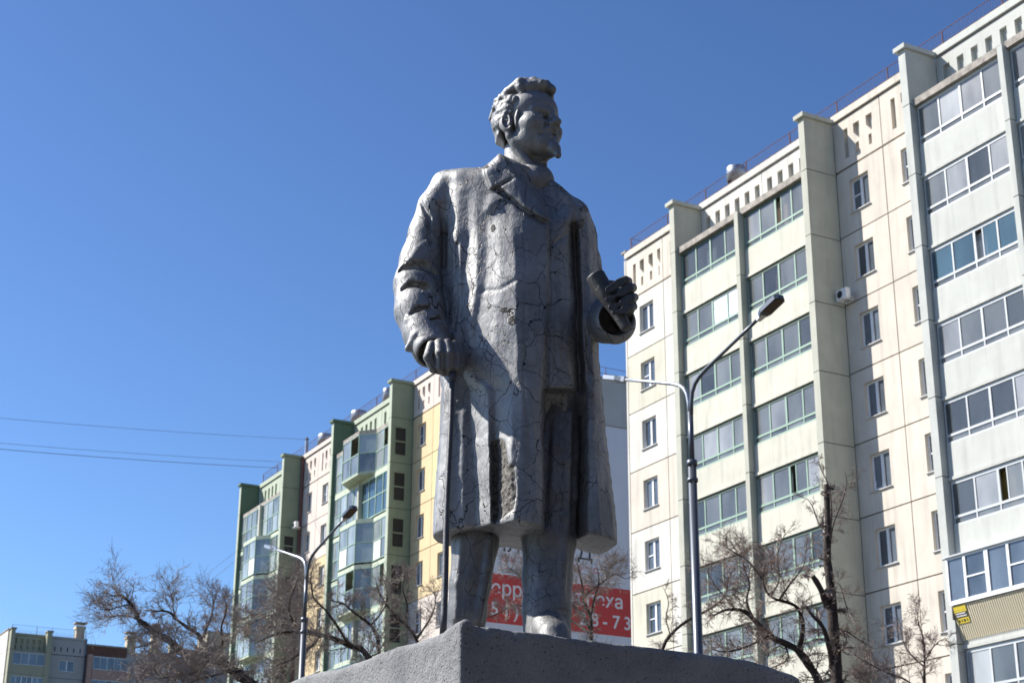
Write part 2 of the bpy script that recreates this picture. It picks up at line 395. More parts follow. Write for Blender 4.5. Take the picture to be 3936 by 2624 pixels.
for k in range(NF):
    # section at the far corner
    kind = (0, 1, 2, 0, 1, 1, 0, 2, 0, 1, 0)[k]
    m1 = ('white_panel', 'cream_panel', 'white_panel', 'pink_panel', 'white_panel', 'cream_panel', 'white_panel', 'cream_panel', 'white_panel', 'white_panel', 'cream_panel')[k]
    m2 = 'white_panel' if k != 3 else 'pink_panel'
    wall_floor(RB, .1, 3.22, k, m1, [(1.19, 2.34, 1.95, .61, kind, k in (1, 4))], ZJ)
    wall_floor(RB, 3.22, 6.0, k, m2, [], ZJ)
    # middle section
    wall_floor(RB, 15.55, 18.33, k, 'pink_panel', [(16.30, 17.40, 1.98, .60, (1, 0, 0, 0, 2, 0, 1, 0, 0, 1, 0)[k], k in (0, 4))], ZJ)
    wall_floor(RB, 18.33, 21.14, k, 'pink_panel', [(19.27, 20.42, 2.0, .60, 1 - k % 2, k % 3 == 1)], ZJ)
    # section beyond the last balconies (outside the picture's edge)
    wall_floor(RB, 30.7, 33.5, k, 'pink_panel', [(31.4, 32.5, 1.98, .60, 0, False)], ZJ)
    wall_floor(RB, 33.5, LEN - .02, k, 'pink_panel', [(34.4, 35.5, 1.98, .60, 0, False), (38., 39.2, 1.98, .6, 1, True)], ZJ)
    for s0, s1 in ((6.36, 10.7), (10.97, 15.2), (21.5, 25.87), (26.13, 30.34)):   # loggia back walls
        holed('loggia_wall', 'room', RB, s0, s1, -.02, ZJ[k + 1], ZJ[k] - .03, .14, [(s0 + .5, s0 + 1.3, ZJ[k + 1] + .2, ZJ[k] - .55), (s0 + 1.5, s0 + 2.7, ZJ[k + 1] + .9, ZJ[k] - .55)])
for s0, s1, m, inner in ((.1, 3.22, 'pink_panel', 'cream_panel'), (3.22, 6.0, 'pink_panel', 'cream_panel'), (6.36, 10.83, 'white_panel', 'cream_fin'),
                         (10.83, 15.2, 'white_panel', 'cream_fin'), (15.55, 18.33, 'pink_panel', 'pink_panel'), (18.33, 21.14, 'pink_panel', 'pink_panel'),
                         (21.5, 26.0, 'white_parapet', 'white_fin'), (26.0, 30.34, 'white_parapet', 'white_fin'), (30.7, 33.5, 'pink_panel', 'pink_panel'), (33.5, LEN, 'pink_panel', 'pink_panel')):
    if s1 - s0 > 4:                                       # panels above the loggias carry two runs of slots
        mid = s0 + 2.9 if s1 < 12 or s0 > 20 else s0 + 2.9
        holes = []; wd = []; zb = ZJ[0] + .40; zt = ZJ[0] + 1.68
        a = s0 + .35
        while a + .5 < s1:
            holes += [(a, a + .34, zb + .2, zt)]; wd.append((a, a + .22, zb + .2, zb + .5)); a += .72
        holed('slotted_parapet_panel', m, RB, s0 + .02, s1 - .02, 0, ZJ[0] + .04, ZTOP - .36, .16, holes, wd)
        bx('slot_back', inner, RB, s0 + .03, s1 - .03, -.30, -.165, ZJ[0] + .04, ZTOP - .37)
        bx('coping_band', m, RB, s0 + .004, s1 - .004, -.3, .09, ZTOP - .30, ZTOP)
    else:
        attic(RB, s0, s1, ZJ[0], ZTOP, m, inner, 0)
FINJ = [30.72 - 2.77 * k - .10 for k in range(12)]
for s0, s1, m in ((6.0, 6.36, 'cream_fin'), (15.2, 15.55, 'cream_fin'), (21.14, 21.5, 'white_fin'), (30.34, 30.7, 'white_fin')):
    fin_blocks(RB, s0, s1, 1.45, 32.88, FINJ, m)
    bx('fin_cap', m, RB, s0 - .12, s1 + .12, -.02, 1.58, 32.885, 33.06)
for s0, s1, m in ((10.71, 10.97, 'cream_fin'), (25.88, 26.12, 'white_fin')):
    fin_blocks(RB, s0, s1, 1.45, 30.68, FINJ[1:], m, 'divider_panel')
BAYS = ((6.40, 10.70, 'cream_parapet', 'green_frame', 'dgreen_frame'), (11.0, 15.18, 'cream_parapet', 'green_frame', 'dgreen_frame'),
        (21.53, 25.86, 'white_parapet', 'grey_frame', 'grey_frame'), (26.15, 30.32, 'white_parapet', 'grey_frame', 'grey_frame'))
OPEN = {(1, 0): (2,), (1, 4): (2,), (2, 2): (2,), (2, 5): (2,), (0, 7): (1,)}
for bi, (s0, s1, pm, fm, dt) in enumerate(BAYS):
    for k in range(NF):
        zu = ZJ[k]; zd = ZJ[k + 1]
        if bi == 2 and k == 6:
            bal = MB().box(s0 - .02, s1, -1.17, -1.03, zd - .17, zd + 1.0).build('balcony', M[pm], RB)
            # rebuilt balcony: white plastic windows standing out over beige corrugated cladding
            cl = MB(); n = 46; x = s0 + .02
            o_top, o_bot = 1.56, 1.22; zt_, zb_ = 12.42, 11.36
            for i in range(n):
                xa = s0 + (s1 - s0) * i / n; xb = s0 + (s1 - s0) * (i + .55) / n; xc = s0 + (s1 - s0) * (i + 1) / n
                b_ = len(cl.v)
                cl.v += [(xa, -o_bot, zb_), (xb, -o_bot, zb_), (xb, -o_bot + .035, zb_), (xc, -o_bot + .035, zb_), (xa, -o_top, zt_), (xb, -o_top, zt_), (xb, -o_top + .035, zt_), (xc, -o_top + .035, zt_)]
                cl.f += [(b_, b_ + 1, b_ + 5, b_ + 4), (b_ + 1, b_ + 2, b_ + 6, b_ + 5), (b_ + 2, b_ + 3, b_ + 7, b_ + 6)]
            cl.build('corrugated_cladding', M['beige_clad'], bal)
            MB().prism([(s0 - .01, -o_top), (s0 + .015, -o_top), (s0 + .015, -1.1), (s0 - .01, -1.1)], 12.0, zt_).build('cladding_end', M['room'], bal)
            z0, z1, o = 12.44, 13.97, 1.62
            fr = MB(); fr.box(s0 - .03, s1, -o, -o + .07, z0, z0 + .14); fr.box(s0 - .03, s1, -o, -o + .07, z1 - .07, z1)
            xs = [s0 - .03, s0 + .80, s0 + 1.78, s0 + 2.72, s0 + 3.65, s1]
            for i, x in enumerate(xs):
                wv = .055 if i % 2 else .085
                fr.box(max(x - wv, xs[0]), min(x + wv, s1), -o - .012, -o + .06, z0 + .14, z1 - .07)
            for i in (1, 3): fr.box(xs[i] + .05, xs[i + 1] - .05, -o - .006, -o + .05, 13.20, 13.25)
            fr.box(s0 - .03, s0 + .04, -o + .07, -1.1, z0, z0 + .1); fr.box(s0 - .03, s0 + .04, -o + .07, -1.1, z1 - .07, z1)
            fr.build('glazing_frame', M['white_frame'], bal)
            for i in range(5): bx('pane', 'wpane', bal, xs[i] + .06, xs[i + 1] - .06, o - .04, o - .03, z0 + .14, z1 - .07)
            bx('pane', 'wpane', bal, s0 - .01, s0, 1.12, 1.55, z0 + .1, z1 - .07)
            bx('curtain', 'curtain', bal, xs[1] + .3, xs[2] - .06, 1.30, 1.34, z0 + .15, z1 - .1)
            bx('balcony_slab', 'white_parapet', bal, s0 - .02, s1, 0, 1.17, zu - .34, zu - .18)
            bx('window_hood', 'grey_frame', bal, s0 - .05, s1, 1.1, 1.70, z1 + .003, z1 + .05)
            # small advertising plate fixed to the cladding
            sg = MB(); sx0, sx1 = s0 + .06, s0 + .60
            def slope(z): return -(o_bot + (o_top - o_bot) * (z - zb_) / (zt_ - zb_)) - .02
            def strip(x0, x1, za, zb2, d=0.): return [(x0, slope(za) - d, za), (x1, slope(za) - d, za), (x1, slope(zb2) - d, zb2), (x0, slope(zb2) - d, zb2)]
            def quadmesh(nm, qs, m_, par):
                v = []; f = []
                for q in qs:
                    bb = len(v); v += q + [(p[0], p[1] + .004, p[2]) for p in q]
                    f += [tuple(bb + j for j in (0, 1, 2, 3)), tuple(bb + j for j in (7, 6, 5, 4)), (bb, bb + 4, bb + 5, bb + 1), (bb + 1, bb + 5, bb + 6, bb + 2), (bb + 2, bb + 6, bb + 7, bb + 3), (bb + 3, bb + 7, bb + 4, bb)]
                return link(nm, mesh(nm, v, f, m_), par)
            quadmesh('sign_plate', [strip(sx0, sx1, 11.86, 12.40)], M['sign_yellow'], bal)
            quadmesh('sign_band', [strip(sx0 + .03, sx1 - .01, 12.03, 12.20, .006)], M['print_black'], bal)
            quadmesh('sign_lines', [strip(sx0 + .05, sx1 - .07, 12.135, 12.175, .012), strip(sx0 + .05, sx1 - .04, 12.06, 12.10, .012)], M['print_white'], bal)
            quadmesh('sign_digits', [strip(sx0 + q, sx0 + q + w_, 11.90, 11.98, .006) for q, w_ in ((.08, .06), (.20, .04), (.30, .08), (.44, .04))], M['print_black'], bal)
            SIGN_XF = (sx0 + .05, slope(12.25) - .008, 12.26, math.atan2(o_top - o_bot, zt_ - zb_), bal)
            continue
        bal = bx('balcony', pm, RB, s0, s1, 1.03, 1.17, zd - .12, zd + 1.0)
        # note: children of a scaled box would inherit its scale, so the balcony's pieces hang from an unscaled copy
        bpy.data.objects.remove(bal)
        bal = MB().box(s0, s1, -1.17, -1.03, zd - .12, zd + 1.0).build('balcony', M[pm], RB)
        if k: bx('balcony_slab', pm, bal, s0 - .10 * (bi != 1), s1, 0, 1.21, zu - .235, zu - .125)
        else: bx('top_slab', 'bare_concrete', bal, s0 - .05, s1 + (.0 if bi % 2 else .02), 0, 1.30, zu - .17, zu + .10)
        o = 1.15; zt = zu - .37 if k else zu - .30
        sp = [rnd.choice(('pane', 'pane', 'pane2', 'pane3')) for _ in range(4)]
        if bi == 0 and k == 1: sp = ['pane', 'pane', 'silver_pane', 'silver_pane']
        if bi == 2 and k == 2: sp = ['bluepane'] * 4
        glazing(RB, bal, s0 + .02, s1 - .02, o, zd + 1.0, zd + 1.29, zt, fm, 'pane', 4, True, OPEN.get((bi, k), ()), sp, dt)
        if bi == 0 and k == 2:
            bx('lining', 'pinkstuff', bal, s0 + .1, s1 - .1, .95, 1.0, zt - .26, zt - .04)
            bx('lining', 'pinkstuff', bal, s0 + .1, s0 + .5, .95, 1.0, zd + 1.0, zt - .26)
            bx('lining', 'pinkstuff', bal, s0 + .5, s1 - .1, .95, 1.0, zd + .95, zd + 1.2)
        if (bi, k) in ((1, 3),):
            bx('curtain', 'ochre', bal, s0 + 1.15, s0 + 2.1, .9, .95, zd + 1.0, zt)
        cr = rnd.random()
        if cr < .45:
            a = s0 + rnd.uniform(.1, 3.0); ww = rnd.uniform(.3, 1.1)
            bx('curtain', rnd.choice(('curtain', 'curtain', 'ochre', 'pinkstuff', 'sill')), bal, a, min(a + ww, s1 - .1), .88, .92, zd + 1.0, zt - .02)
        if rnd.random() < .5:
            a = s0 + rnd.uniform(.2, 3.2); hh = rnd.uniform(.5, 1.5)
            bx('cupboard', rnd.choice(('bare_concrete', 'sill', 'beige_clad', 'room')), bal, a, a + rnd.uniform(.4, .9), .3, .8, zd + .3, zd + .8 + hh * .7)
        if (bi, k) in ((1, 0), (1, 4), (2, 1), (3, 0), (0, 6)):
            a = {(1, 0): s0 + .35, (1, 4): s1 - 1.1, (2, 1): s1 - 1.1, (3, 0): s0 + .2, (0, 6): s0 + 1.2}[(bi, k)]
            cu = MB(); n = 9
            for i in range(n): cu.box(a + i * .075, a + i * .075 + .06, -1.02 - .02 * (i % 2), -.99, zd + 1.05, zt - .03)
            cu.build('curtain', M['curtain'] if (bi, k) != (3, 0) else M['pinkstuff'], bal)
posts = [-2.9 + 3.05 * i + .35 for i in range(15)]
railing(RB, .3, LEN, ZTOP - .35, [.45] + [q for q in posts if q > 2], h=1.05)
for zz in (.15, .35, .55, .8, 1.05): MB().tube([(.3, .15, ZTOP - .3 + zz), (.3, 7, ZTOP - .3 + zz)], .013, 5).build('railing_rail', M['rust'], RB)
def roof_vent(b, s, o, z, r=.42, h=.55, name='roof_vent'):
    """mushroom vent: stub pipe under a wide hood"""
    y = -o
    v = MB(); n = 28
    for rr, zz in ((r * .55, z), (r * .55, z + .42), ):
        pass
    def lathe(prof):
        bb = len(v.v)
        for rr, zz in prof:
            for k in range(n):
                q = 2 * math.pi * k / n; v.v.append((s + rr * math.cos(q), y + rr * math.sin(q), zz))
        for i in range(len(prof) - 1):
            for k in range(n): v.f.append((bb + i * n + k, bb + i * n + (k + 1) % n, bb + (i + 1) * n + (k + 1) % n, bb + (i + 1) * n + k))
    lathe([(r * .5, z - .5), (r * .5, z + .35), (r * .62, z + .36), (r * .62, z + .42)])
    lathe([(r * .93, z + .25), (r, z + .25), (r, z + .25 + h), (r * .96, z + .28 + h), (.02, z + .32 + h)])
    lathe([(r * .93, z + .25), (r * .93, z + .25 + h * .9), (.02, z + .25 + h * .9)])
    ob = v.build(name, M['galv'], b, True); return ob
roof_vent(RB, 7.95, -.85, 33.62, .43, .62)

# air conditioner hanging beside the fin
def air_conditioner(b_loc, rz, label, loc):
    e = empty('air_conditioner', loc, rz); tag(e, label, 'air conditioner'); e.scale = (.68, .68, .68)
    MB().box(0, .82, -.32, 0, 0, .58).build('casing', M['white_frame'], e)
    g = MB()
    for r in (.21, .16, .11, .06):
        pts = [(.30 + r * math.cos(q), -.335, .29 + r * math.sin(q)) for q in np.linspace(0, 2 * math.pi, 17)]
        g.tube(pts, .007, 4, False)
    for q in range(6): g.tube([(.30, -.335, .29), (.30 + .21 * math.cos(q * math.pi / 3), -.335, .29 + .21 * math.sin(q * math.pi / 3))], .006, 4)
    g.build('fan_grille', M['lamp_dark'], e)
    fn = MB(); fn.tube([(.30, -.322, .29), (.30, -.328, .29)], .22, 20); fn.build('fan_opening', M['lamp_dark'], e)
    for x in (.12, .70): MB().box(x - .02, x + .02, -.40, .30, -.05, -.002).build('bracket', M['white_frame'], e)
    MB().tube([(.84, -.1, .12), (.9, -.05, .05), (.88, .12, .0), (.6, .2, -.15), (.3, .25, -.1)], .016, 6).build('pipe', M['white_frame'], e)
    return e
Minv = Matrix.Translation(Vector(PR)) @ Matrix.Rotation(FA, 4, 'Z')
p_ = Minv @ Vector((15.72, -.32, 25.2))
air_conditioner(None, FA, 'white air conditioner in the shaded corner beside the tall cream fin of the right block', p_)

# ------------------------------------------------------------------ green and yellow block further off
PLF = np.array([-5.936, 95.97, 0.])
LB = empty('apartment_block', PLF, FA)
tag(LB, 'green and yellow panel apartment block with fully glazed bay balconies behind the statue', 'building')
LZ = [32.45 - 2.8 * k for k in range(13)]; LTOP = 34.85; GB = 6.0; NL = 12
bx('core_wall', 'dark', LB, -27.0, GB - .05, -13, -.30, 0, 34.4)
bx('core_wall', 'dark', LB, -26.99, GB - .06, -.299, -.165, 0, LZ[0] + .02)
bx('roof', 'bare_concrete', LB, -26.9, GB - .3, -13, -.31, 34.4, 34.55)
# gable: grey render above, white banner below
bx('gable_wall', 'grey_gable', LB, GB - .049, GB + .05, -13, 0, 0, LTOP - .02)
bx('gable_coping', 'bare_concrete', LB, GB - .2, GB + .12, -13, -.0, LTOP - .018, LTOP + .12)
def lwin(k, s0, s1, pm, wins): wall_floor(LB, s0, s1, k, pm, wins, LZ)
for k in range(NL):
    cz = 'l_yellow' if k < 4 else ('l_pink' if k < 8 else 'l_yellow')
    cz2 = ('l_yellow', 'l_lime', 'l_yellow', 'l_yellow', 'l_pink', 'l_pink')[k] if k < 6 else 'l_pink'
    lwin(k, 0, 2.8, cz, [(.70, 1.82, 2.02, .62, (1, 2, 0, 2, 1, 0, 0, 1, 0, 1, 0, 0)[k], k in (3, 5))])
    lwin(k, 2.8, GB - .05, cz2, [(3.75, 4.87, 2.02, .62, 0, False)])
    cm = 'l_pink' if k < 2 else ('l_yellow' if k < 5 else 'l_lime')
    lwin(k, -18.05, -15.25, cm, [(-17.2, -16.2, 2.0, .62, k % 3, k == 4)])
    lwin(k, -15.25, -9.5, cm, [(-14.3, -13.3, 2.0, .65, (k + 1) % 3, False), (-12.0, -11.0, 2.0, .65, 0, False)])
    for s0, s1 in ((-9.15, -4.75), (-4.75, -.36), (-26.8, -22.6), (-22.6, -18.4)):
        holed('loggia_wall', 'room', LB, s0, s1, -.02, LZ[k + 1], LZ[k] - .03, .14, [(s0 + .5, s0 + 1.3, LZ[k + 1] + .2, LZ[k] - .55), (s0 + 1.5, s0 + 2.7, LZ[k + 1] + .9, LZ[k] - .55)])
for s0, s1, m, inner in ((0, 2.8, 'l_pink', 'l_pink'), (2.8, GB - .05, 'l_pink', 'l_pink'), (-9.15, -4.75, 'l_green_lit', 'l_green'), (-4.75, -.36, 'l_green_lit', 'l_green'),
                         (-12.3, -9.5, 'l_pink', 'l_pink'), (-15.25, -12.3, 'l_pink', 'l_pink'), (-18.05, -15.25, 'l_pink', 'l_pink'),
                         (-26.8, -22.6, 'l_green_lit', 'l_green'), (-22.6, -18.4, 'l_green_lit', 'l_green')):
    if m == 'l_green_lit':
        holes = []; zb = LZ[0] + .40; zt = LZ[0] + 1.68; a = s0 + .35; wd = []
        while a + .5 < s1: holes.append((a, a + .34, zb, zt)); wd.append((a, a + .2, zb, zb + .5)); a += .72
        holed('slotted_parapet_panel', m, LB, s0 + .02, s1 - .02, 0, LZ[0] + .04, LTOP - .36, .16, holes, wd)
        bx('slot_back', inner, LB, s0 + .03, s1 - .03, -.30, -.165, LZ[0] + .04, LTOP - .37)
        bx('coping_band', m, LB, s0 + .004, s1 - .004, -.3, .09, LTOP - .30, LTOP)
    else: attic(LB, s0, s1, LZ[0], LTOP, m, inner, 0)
LJ = [q - .08 for q in LZ]
sw = [(.42, 1.22, LZ[k] - 2.42, LZ[k] - .62) for k in range(5)]
sw3 = [(.42, 1.20, LZ[k] - 2.05, LZ[k] - .62) for k in (1, 2, 4)]
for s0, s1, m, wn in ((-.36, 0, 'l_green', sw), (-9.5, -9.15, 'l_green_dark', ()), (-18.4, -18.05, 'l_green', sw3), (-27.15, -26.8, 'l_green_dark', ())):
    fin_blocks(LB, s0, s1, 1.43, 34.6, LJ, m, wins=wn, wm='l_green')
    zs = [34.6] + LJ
    for hi, lo in zip(zs[:-1], zs[1:]): bx('fin_face', 'l_green_lit', LB, s0 - .002, s1 + .002, 1.432, 1.462, lo + .03, hi)  # front strip carries the sunlight in its paler green
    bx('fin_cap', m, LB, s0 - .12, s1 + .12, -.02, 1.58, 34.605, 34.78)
for sA, sB, trap in ((-9.12, -.38, (0, 2, 3, 5, 6, 8, 9)), (-26.78, -18.42, (1, 2, 3, 5, 6, 8, 9))):
    mid = (sA + sB) / 2
    for k in range(NL):
        zu = LZ[k]; zd = LZ[k + 1]
        zt = zu - .32; z0 = zd - .02
        if k in trap: plan = [(sA, 1.2), (mid - 2.15, 1.2), (mid - 1.25, 2.0), (mid + 1.25, 2.0), (mid + 2.1, 1.2), (sB, 1.2)]
        else: plan = [(sA, 1.2), (sB, 1.2)]
        def ring(off):
            return [(p[0], -(p[1] + off)) for p in plan] + [(sB, 0), (sA, 0)]
        bal = MB().prism(ring(.03), zt, zt + .24).build('balcony', M['l_ledge'] if k else M['bare_concrete'], LB)
        if k in trap and (k + 1) not in trap:
            MB().prism(ring(.02), z0 - .06, z0 + .04).build('balcony_slab', M['l_ledge'], bal)
        if k not in trap:
            MB().box(mid - .13, mid + .13, -1.45, -.02, z0 + .25, zt).build('divider', M['cream_fin'], bal)
        fr = MB(); panes = []
        segs = list(zip(plan[:-1], plan[1:]))
        if k not in trap: segs = [((sA, 1.2), (mid - .14, 1.2)), ((mid + .14, 1.2), (sB, 1.2))]
        zm = z0 + .25 + (zt - z0 - .25) * .46; za = z0 + (.26 if (k + 1) < NL else 0)
        za = z0 + .05
        for (a, b_) in segs:
            a = np.array([a[0], -a[1]]); b_ = np.array([b_[0], -b_[1]]); L_ = np.linalg.norm(b_ - a); t = (b_ - a) / L_; nn = np.array([t[1], -t[0]])
            n = max(1, round(L_ / 1.02))
            def seg(x0, x1, d0, d1, q0, q1, mb):
                pts = [a + t * x0 + nn * d0, a + t * x1 + nn * d0, a + t * x1 + nn * d1, a + t * x0 + nn * d1]
                mb.prism([tuple(p) for p in pts[::-1]], q0, q1)
            for (q0, q1) in ((za, za + .06), (zm - .035, zm + .035), (zt - .05, zt)): seg(.001, L_ - .001, -.02, .03, q0, q1, fr)
            for i in range(n + 1):
                x = L_ * i / n; wv = .035
                x0, x1 = max(0, x - wv), min(L_, x + wv)
                seg(x0, x1, -.022, .034, za + .06, zm - .035, fr); seg(x0, x1, -.022, .034, zm + .035, zt - .05, fr)
            for i in range(n):
                for (q0, q1) in ((za + .06, zm - .035), (zm + .035, zt - .05)):
                    if q0 > zm and n > 1 and i == (k * 2 + 1) % n and (k % 3 == 0) and L_ < 3: continue   # a window slid open
                    panes.append((a + t * (L_ * i / n + .035), a + t * (L_ * (i + 1) / n - .035), nn, q0, q1))
        fr.build('glazing_frame', M['green_frame'], bal)
        for (p0, p1, nn, q0, q1) in panes:
            mbp = MB(); mbp.prism([tuple(p0), tuple(p0 + nn * -.012), tuple(p1 + nn * -.012), tuple(p1)], q0, q1)
            pm = 'l_pane'
            if k == 1 and sA > -10 and p0[0] > mid: pm = 'bluepane'
            if q0 < zm and (k + (sA < -20)) % 4 == 2: pm = 'curtain' if rnd.random() < .35 else 'l_pane'
            mbp.build('pane', M[pm], bal)
railing(LB, -26.6, GB - .2, LTOP - .35, [-26.6 + 2.95 * i for i in range(12)], h=1.15)
for zz in (.3, .75, 1.15): MB().tube([(GB - .15, .3, LTOP - .3 + zz), (GB - .15, 12.8, LTOP - .3 + zz)], .016, 5).build('railing_rail', M['rust'], LB)
for y in (2.5, 5.0, 7.5, 10.1, 12.7): MB().tube([(GB - .15, y, LTOP - .3), (GB - .15, y, LTOP + .85)], .024, 6).build('railing_post', M['rust'], LB)
mb = MB(); y = .4
while y < 12.7: mb.box(GB - .155, GB - .148, y, y + .007, LTOP, LTOP + .45); y += .15
tag(mb.build('railing_bars', M['rust'], LB), kind='stuff')
roof_vent(LB, -12.3, -1.6, 35.65, .55, .75); roof_vent(LB, -18.2, -1.6, 35.6, .55, .75); roof_vent(LB, -7.5, -1.6, 35.6, .36, 1.0)
for s, o in ((-23.9, -.8), (-17.95, -.1)):
    MB().tube([(s, -o, 33.0 if o > -.5 else 34.2), (s, -o, 36.0)], .12, 12).build('roof_pipe', M['galv'], LB, False)
    MB().tube([(s, -o, 36.0), (s, -o, 36.16)], [.17, .05], 12).build('pipe_cap', M['lamp_dark'], LB)
MB().tube([(-17.9, -.12, 0), (-17.9, -.12, 34.7)], .11, 8).build('downpipe', M['rust'], LB)
ML = Matrix.Translation(Vector(PLF)) @ Matrix.Rotation(FA, 4, 'Z')
air_conditioner(None, FA, 'small white air conditioner in the corner by the green fin of the far block', ML @ Vector((-17.6, -.55, 29.45)))

# banner on the gable
ban = empty('banner', ML @ Vector((GB + .055, .35, 0)), FA + math.pi / 2)
tag(ban, 'large white and red advertising banner with white lettering on the far gable', 'banner')
# banner-local: x runs to the right along the gable, z up, -y towards the viewer
MB().box(0, 12.4, -.02, 0, 6, 31.9).build('white_sheet', M['banner'], ban)
MB().box(0, 12.4, -.06, -.0, 31.9, 31.96).build('top_batten', M['bare_concrete'], ban)
MB().box(.002, 12.398, -.028, -.0205, 19.33, 22.1).build('red_field', M['red'], ban)
def text(s, size, x, z, m, par, y=-.034, name='lettering', sx=1.0, rx=math.pi / 2, bold=.0):
    cu = bpy.data.curves.new(name, 'FONT'); cu.body = s; cu.size = size; cu.extrude = .002; cu.offset = bold
    t_ = bpy.data.objects.new(name, cu); C.objects.link(t_)
    bpy.context.view_layer.update()
    me = bpy.data.meshes.new_from_object(t_.evaluated_get(bpy.context.evaluated_depsgraph_get()))
    bpy.data.objects.remove(t_); me.materials.clear(); me.materials.append(M[m])
    o = link(name, me, par); o.location = (x, y, z); o.rotation_euler = (rx, 0, 0); o.scale = (sx, 1, 1); return o
BZ = 20.93
text('Территория', 1.12, 1.16, BZ, 'print_white', ban, bold=.012)
text('успеха', 1.12, 6.78, BZ, 'print_white', ban, bold=.012)
for ch, x in (('(', .45), ('3', 1.05), ('5', 1.85), ('1', 2.62), (')', 3.32), ('2', 7.55), ('8', 8.33), ('-', 9.12), ('7', 9.78), ('3', 10.55)):
    text(ch, 1.06, x, 19.76, 'print_white', ban, bold=.012)
for ch, x in zip('бизнес', (2.56, 3.10, 3.66, 4.2, 4.75, 5.3)): text(ch, .62, x, 22.84, 'print_red', ban)
for ch, x in zip('адрес', (6.55, 7.0, 7.42, 7.98, 8.52)): text(ch, .62, x, 22.82, 'print_red', ban)
for ch, x in zip('ПЛ', (1.95, 2.85)): text(ch, 1.25, x, 23.42, 'print_black', ban)
text('Д', 1.35, 7.45, 23.55, 'print_black', ban)
_sx, _sy, _sz, _sa, _sb = SIGN_XF
text('МИР ОКОН', .115, _sx - .02, _sz, 'print_black', _sb, _sy, 'lettering', 1.0, math.pi / 2 - _sa)

# ------------------------------------------------------------------ grey block far left, brown brick block beside it
pc = P(22.7, 1439, 201.0)
AB = math.atan2(.47363, .88073)
GBk = empty('apartment_block', (pc[0], pc[1], 0), AB)
tag(GBk, 'distant grey panel block with rooftop railing at the lower left corner of the view', 'building')
BJ = [36.75 - 2.8 * k for k in range(14)]; BTOP = 38.95
bx('core_wall', 'dark', GBk, .05, 9.5, -13, -.30, 0, 38.6)
bx('core_wall', 'dark', GBk, .06, 9.49, -.299, -.165, 0, BJ[0] + .02)
for k in range(13):
    mb = MB(); mb.box(-.12, .04, 0, 13, BJ[k + 1], BJ[k] - .04); mb.build('gable_panel', M['b3_gable'], GBk)
mb = MB(); mb.box(-.12, .04, 0, 13, BJ[0], BTOP + .3).build('gable_panel', M['b3_gable'], GBk)
bx('gable_coping', 'bare_concrete', GBk, -.2, .25, -13, .1, BTOP + .302, BTOP + .45)
bx('roof', 'bare_concrete', GBk, .1, 9.5, -13, -.31, 38.6, 38.8)
for s0, s1 in ((.02, .5), (4.35, 4.95)):
    fin_blocks(GBk, s0, s1, 1.2, BTOP + .25, BJ, 'b3_olive'); bx('fin_cap', 'bare_concrete', GBk, s0 - .1, s1 + .12, -.02, 1.3, BTOP + .252, BTOP + .4)
for k in range(13):
    holed('loggia_wall', 'room', GBk, .5, 4.35, -.02, BJ[k + 1], BJ[k] - .03, .14, [(1., 2., BJ[k + 1] + .2, BJ[k] - .5)])
    bal = MB().box(.5, 4.35, -1.1, -.98, BJ[k + 1] - .1, BJ[k + 1] + 1.05).build('balcony', M['b3_olive'], GBk)
    bx('balcony_slab', 'b3_olive' if k else 'bare_concrete', bal, .5, 4.35, 0, 1.16, BJ[k] - .24, BJ[k] - .12)
    glazing(GBk, bal, .52, 4.33, 1.08, BJ[k + 1] + 1.05, BJ[k + 1] + 1.10, BJ[k] - .36, 'white_frame' if k == 1 else 'grey_frame', 'wpane', (4, 6, 4, 5)[k % 4], False, (), None, 'grey_frame')
    if k == 0:
        for a in (.6, 1.9, 3.2): bx('curtain', 'curtain', bal, a, a + .9, .9, .93, BJ[1] + 1.1, BJ[0] - .4)
    wall_floor(GBk, 4.95, 9.4, k, 'b3_grey', [(6.35, 8.25, 1.95, .60, 0, True)], BJ)
holes = []; wd = []
for i in range(5): a = 5.35 + i * .78; holes += [(a + .22, a + .36, BJ[0] + .42, BJ[0] + .95)]
holed('slotted_parapet_panel', 'b3_grey', GBk, 4.97, 9.38, 0, BJ[0] + .03, BTOP - .3, .16, holes)
holes = []
for i in range(5): a = .7 + i * .72; holes += [(a + .1, a + .26, BJ[0] + .3, BJ[0] + .75), (a + .0, a + .32, BJ[0] + .95, BTOP - .65)]
holed('slotted_parapet_panel', 'b3_olive', GBk, .52, 4.33, 0, BJ[0] + .03, BTOP - .3, .16, holes)
bx('slot_back', 'b3_olive', GBk, .52, 4.33, -.3, -.165, BJ[0] + .03, BTOP - .3)
bx('coping_band', 'b3_olive', GBk, .5, 4.35, -.3, .08, BTOP - .28, BTOP); bx('coping_band', 'b3_grey', GBk, 4.95, 9.5, -.3, .08, BTOP - .28, BTOP)
railing(GBk, .3, 9.4, BTOP - .3, [.35, 3.3, 5.1, 7.9, 9.3], h=1.3)
MB().tube([(9.42, -.1, 0), (9.42, -.1, BTOP)], .09, 8).build('downpipe', M['lamp_grey'], GBk)
def shaft(b, s, o, z0, z1, wd_, cap=True, m='shaft'):
    v = MB(); v.box(s - wd_ / 2, s + wd_ / 2, -o - wd_ / 2, -o + wd_ / 2, z0, z1); v.box(s - wd_ * .6, s + wd_ * .6, -o - wd_ * .6, -o + wd_ * .6, z1 - .35, z1 - .002)
    sh = v.build('vent_shaft', M[m], b)
    if cap:
        for x in (-.45, .45):
            for y in (-.45, .45): MB().tube([(s + x * wd_, -o + y * wd_, z1), (s + x * wd_, -o + y * wd_, z1 + .35)], .02, 4).build('cap_leg', M['rust'], sh)
        bx('shaft_cap', 'bare_concrete', sh, s - wd_ * .72, s + wd_ * .72, o - wd_ * .72, o + wd_ * .72, z1 + .35, z1 + .47)
    return sh
shaft(GBk, 8.75, -1.2, 38.7, 40.6, 1.05)

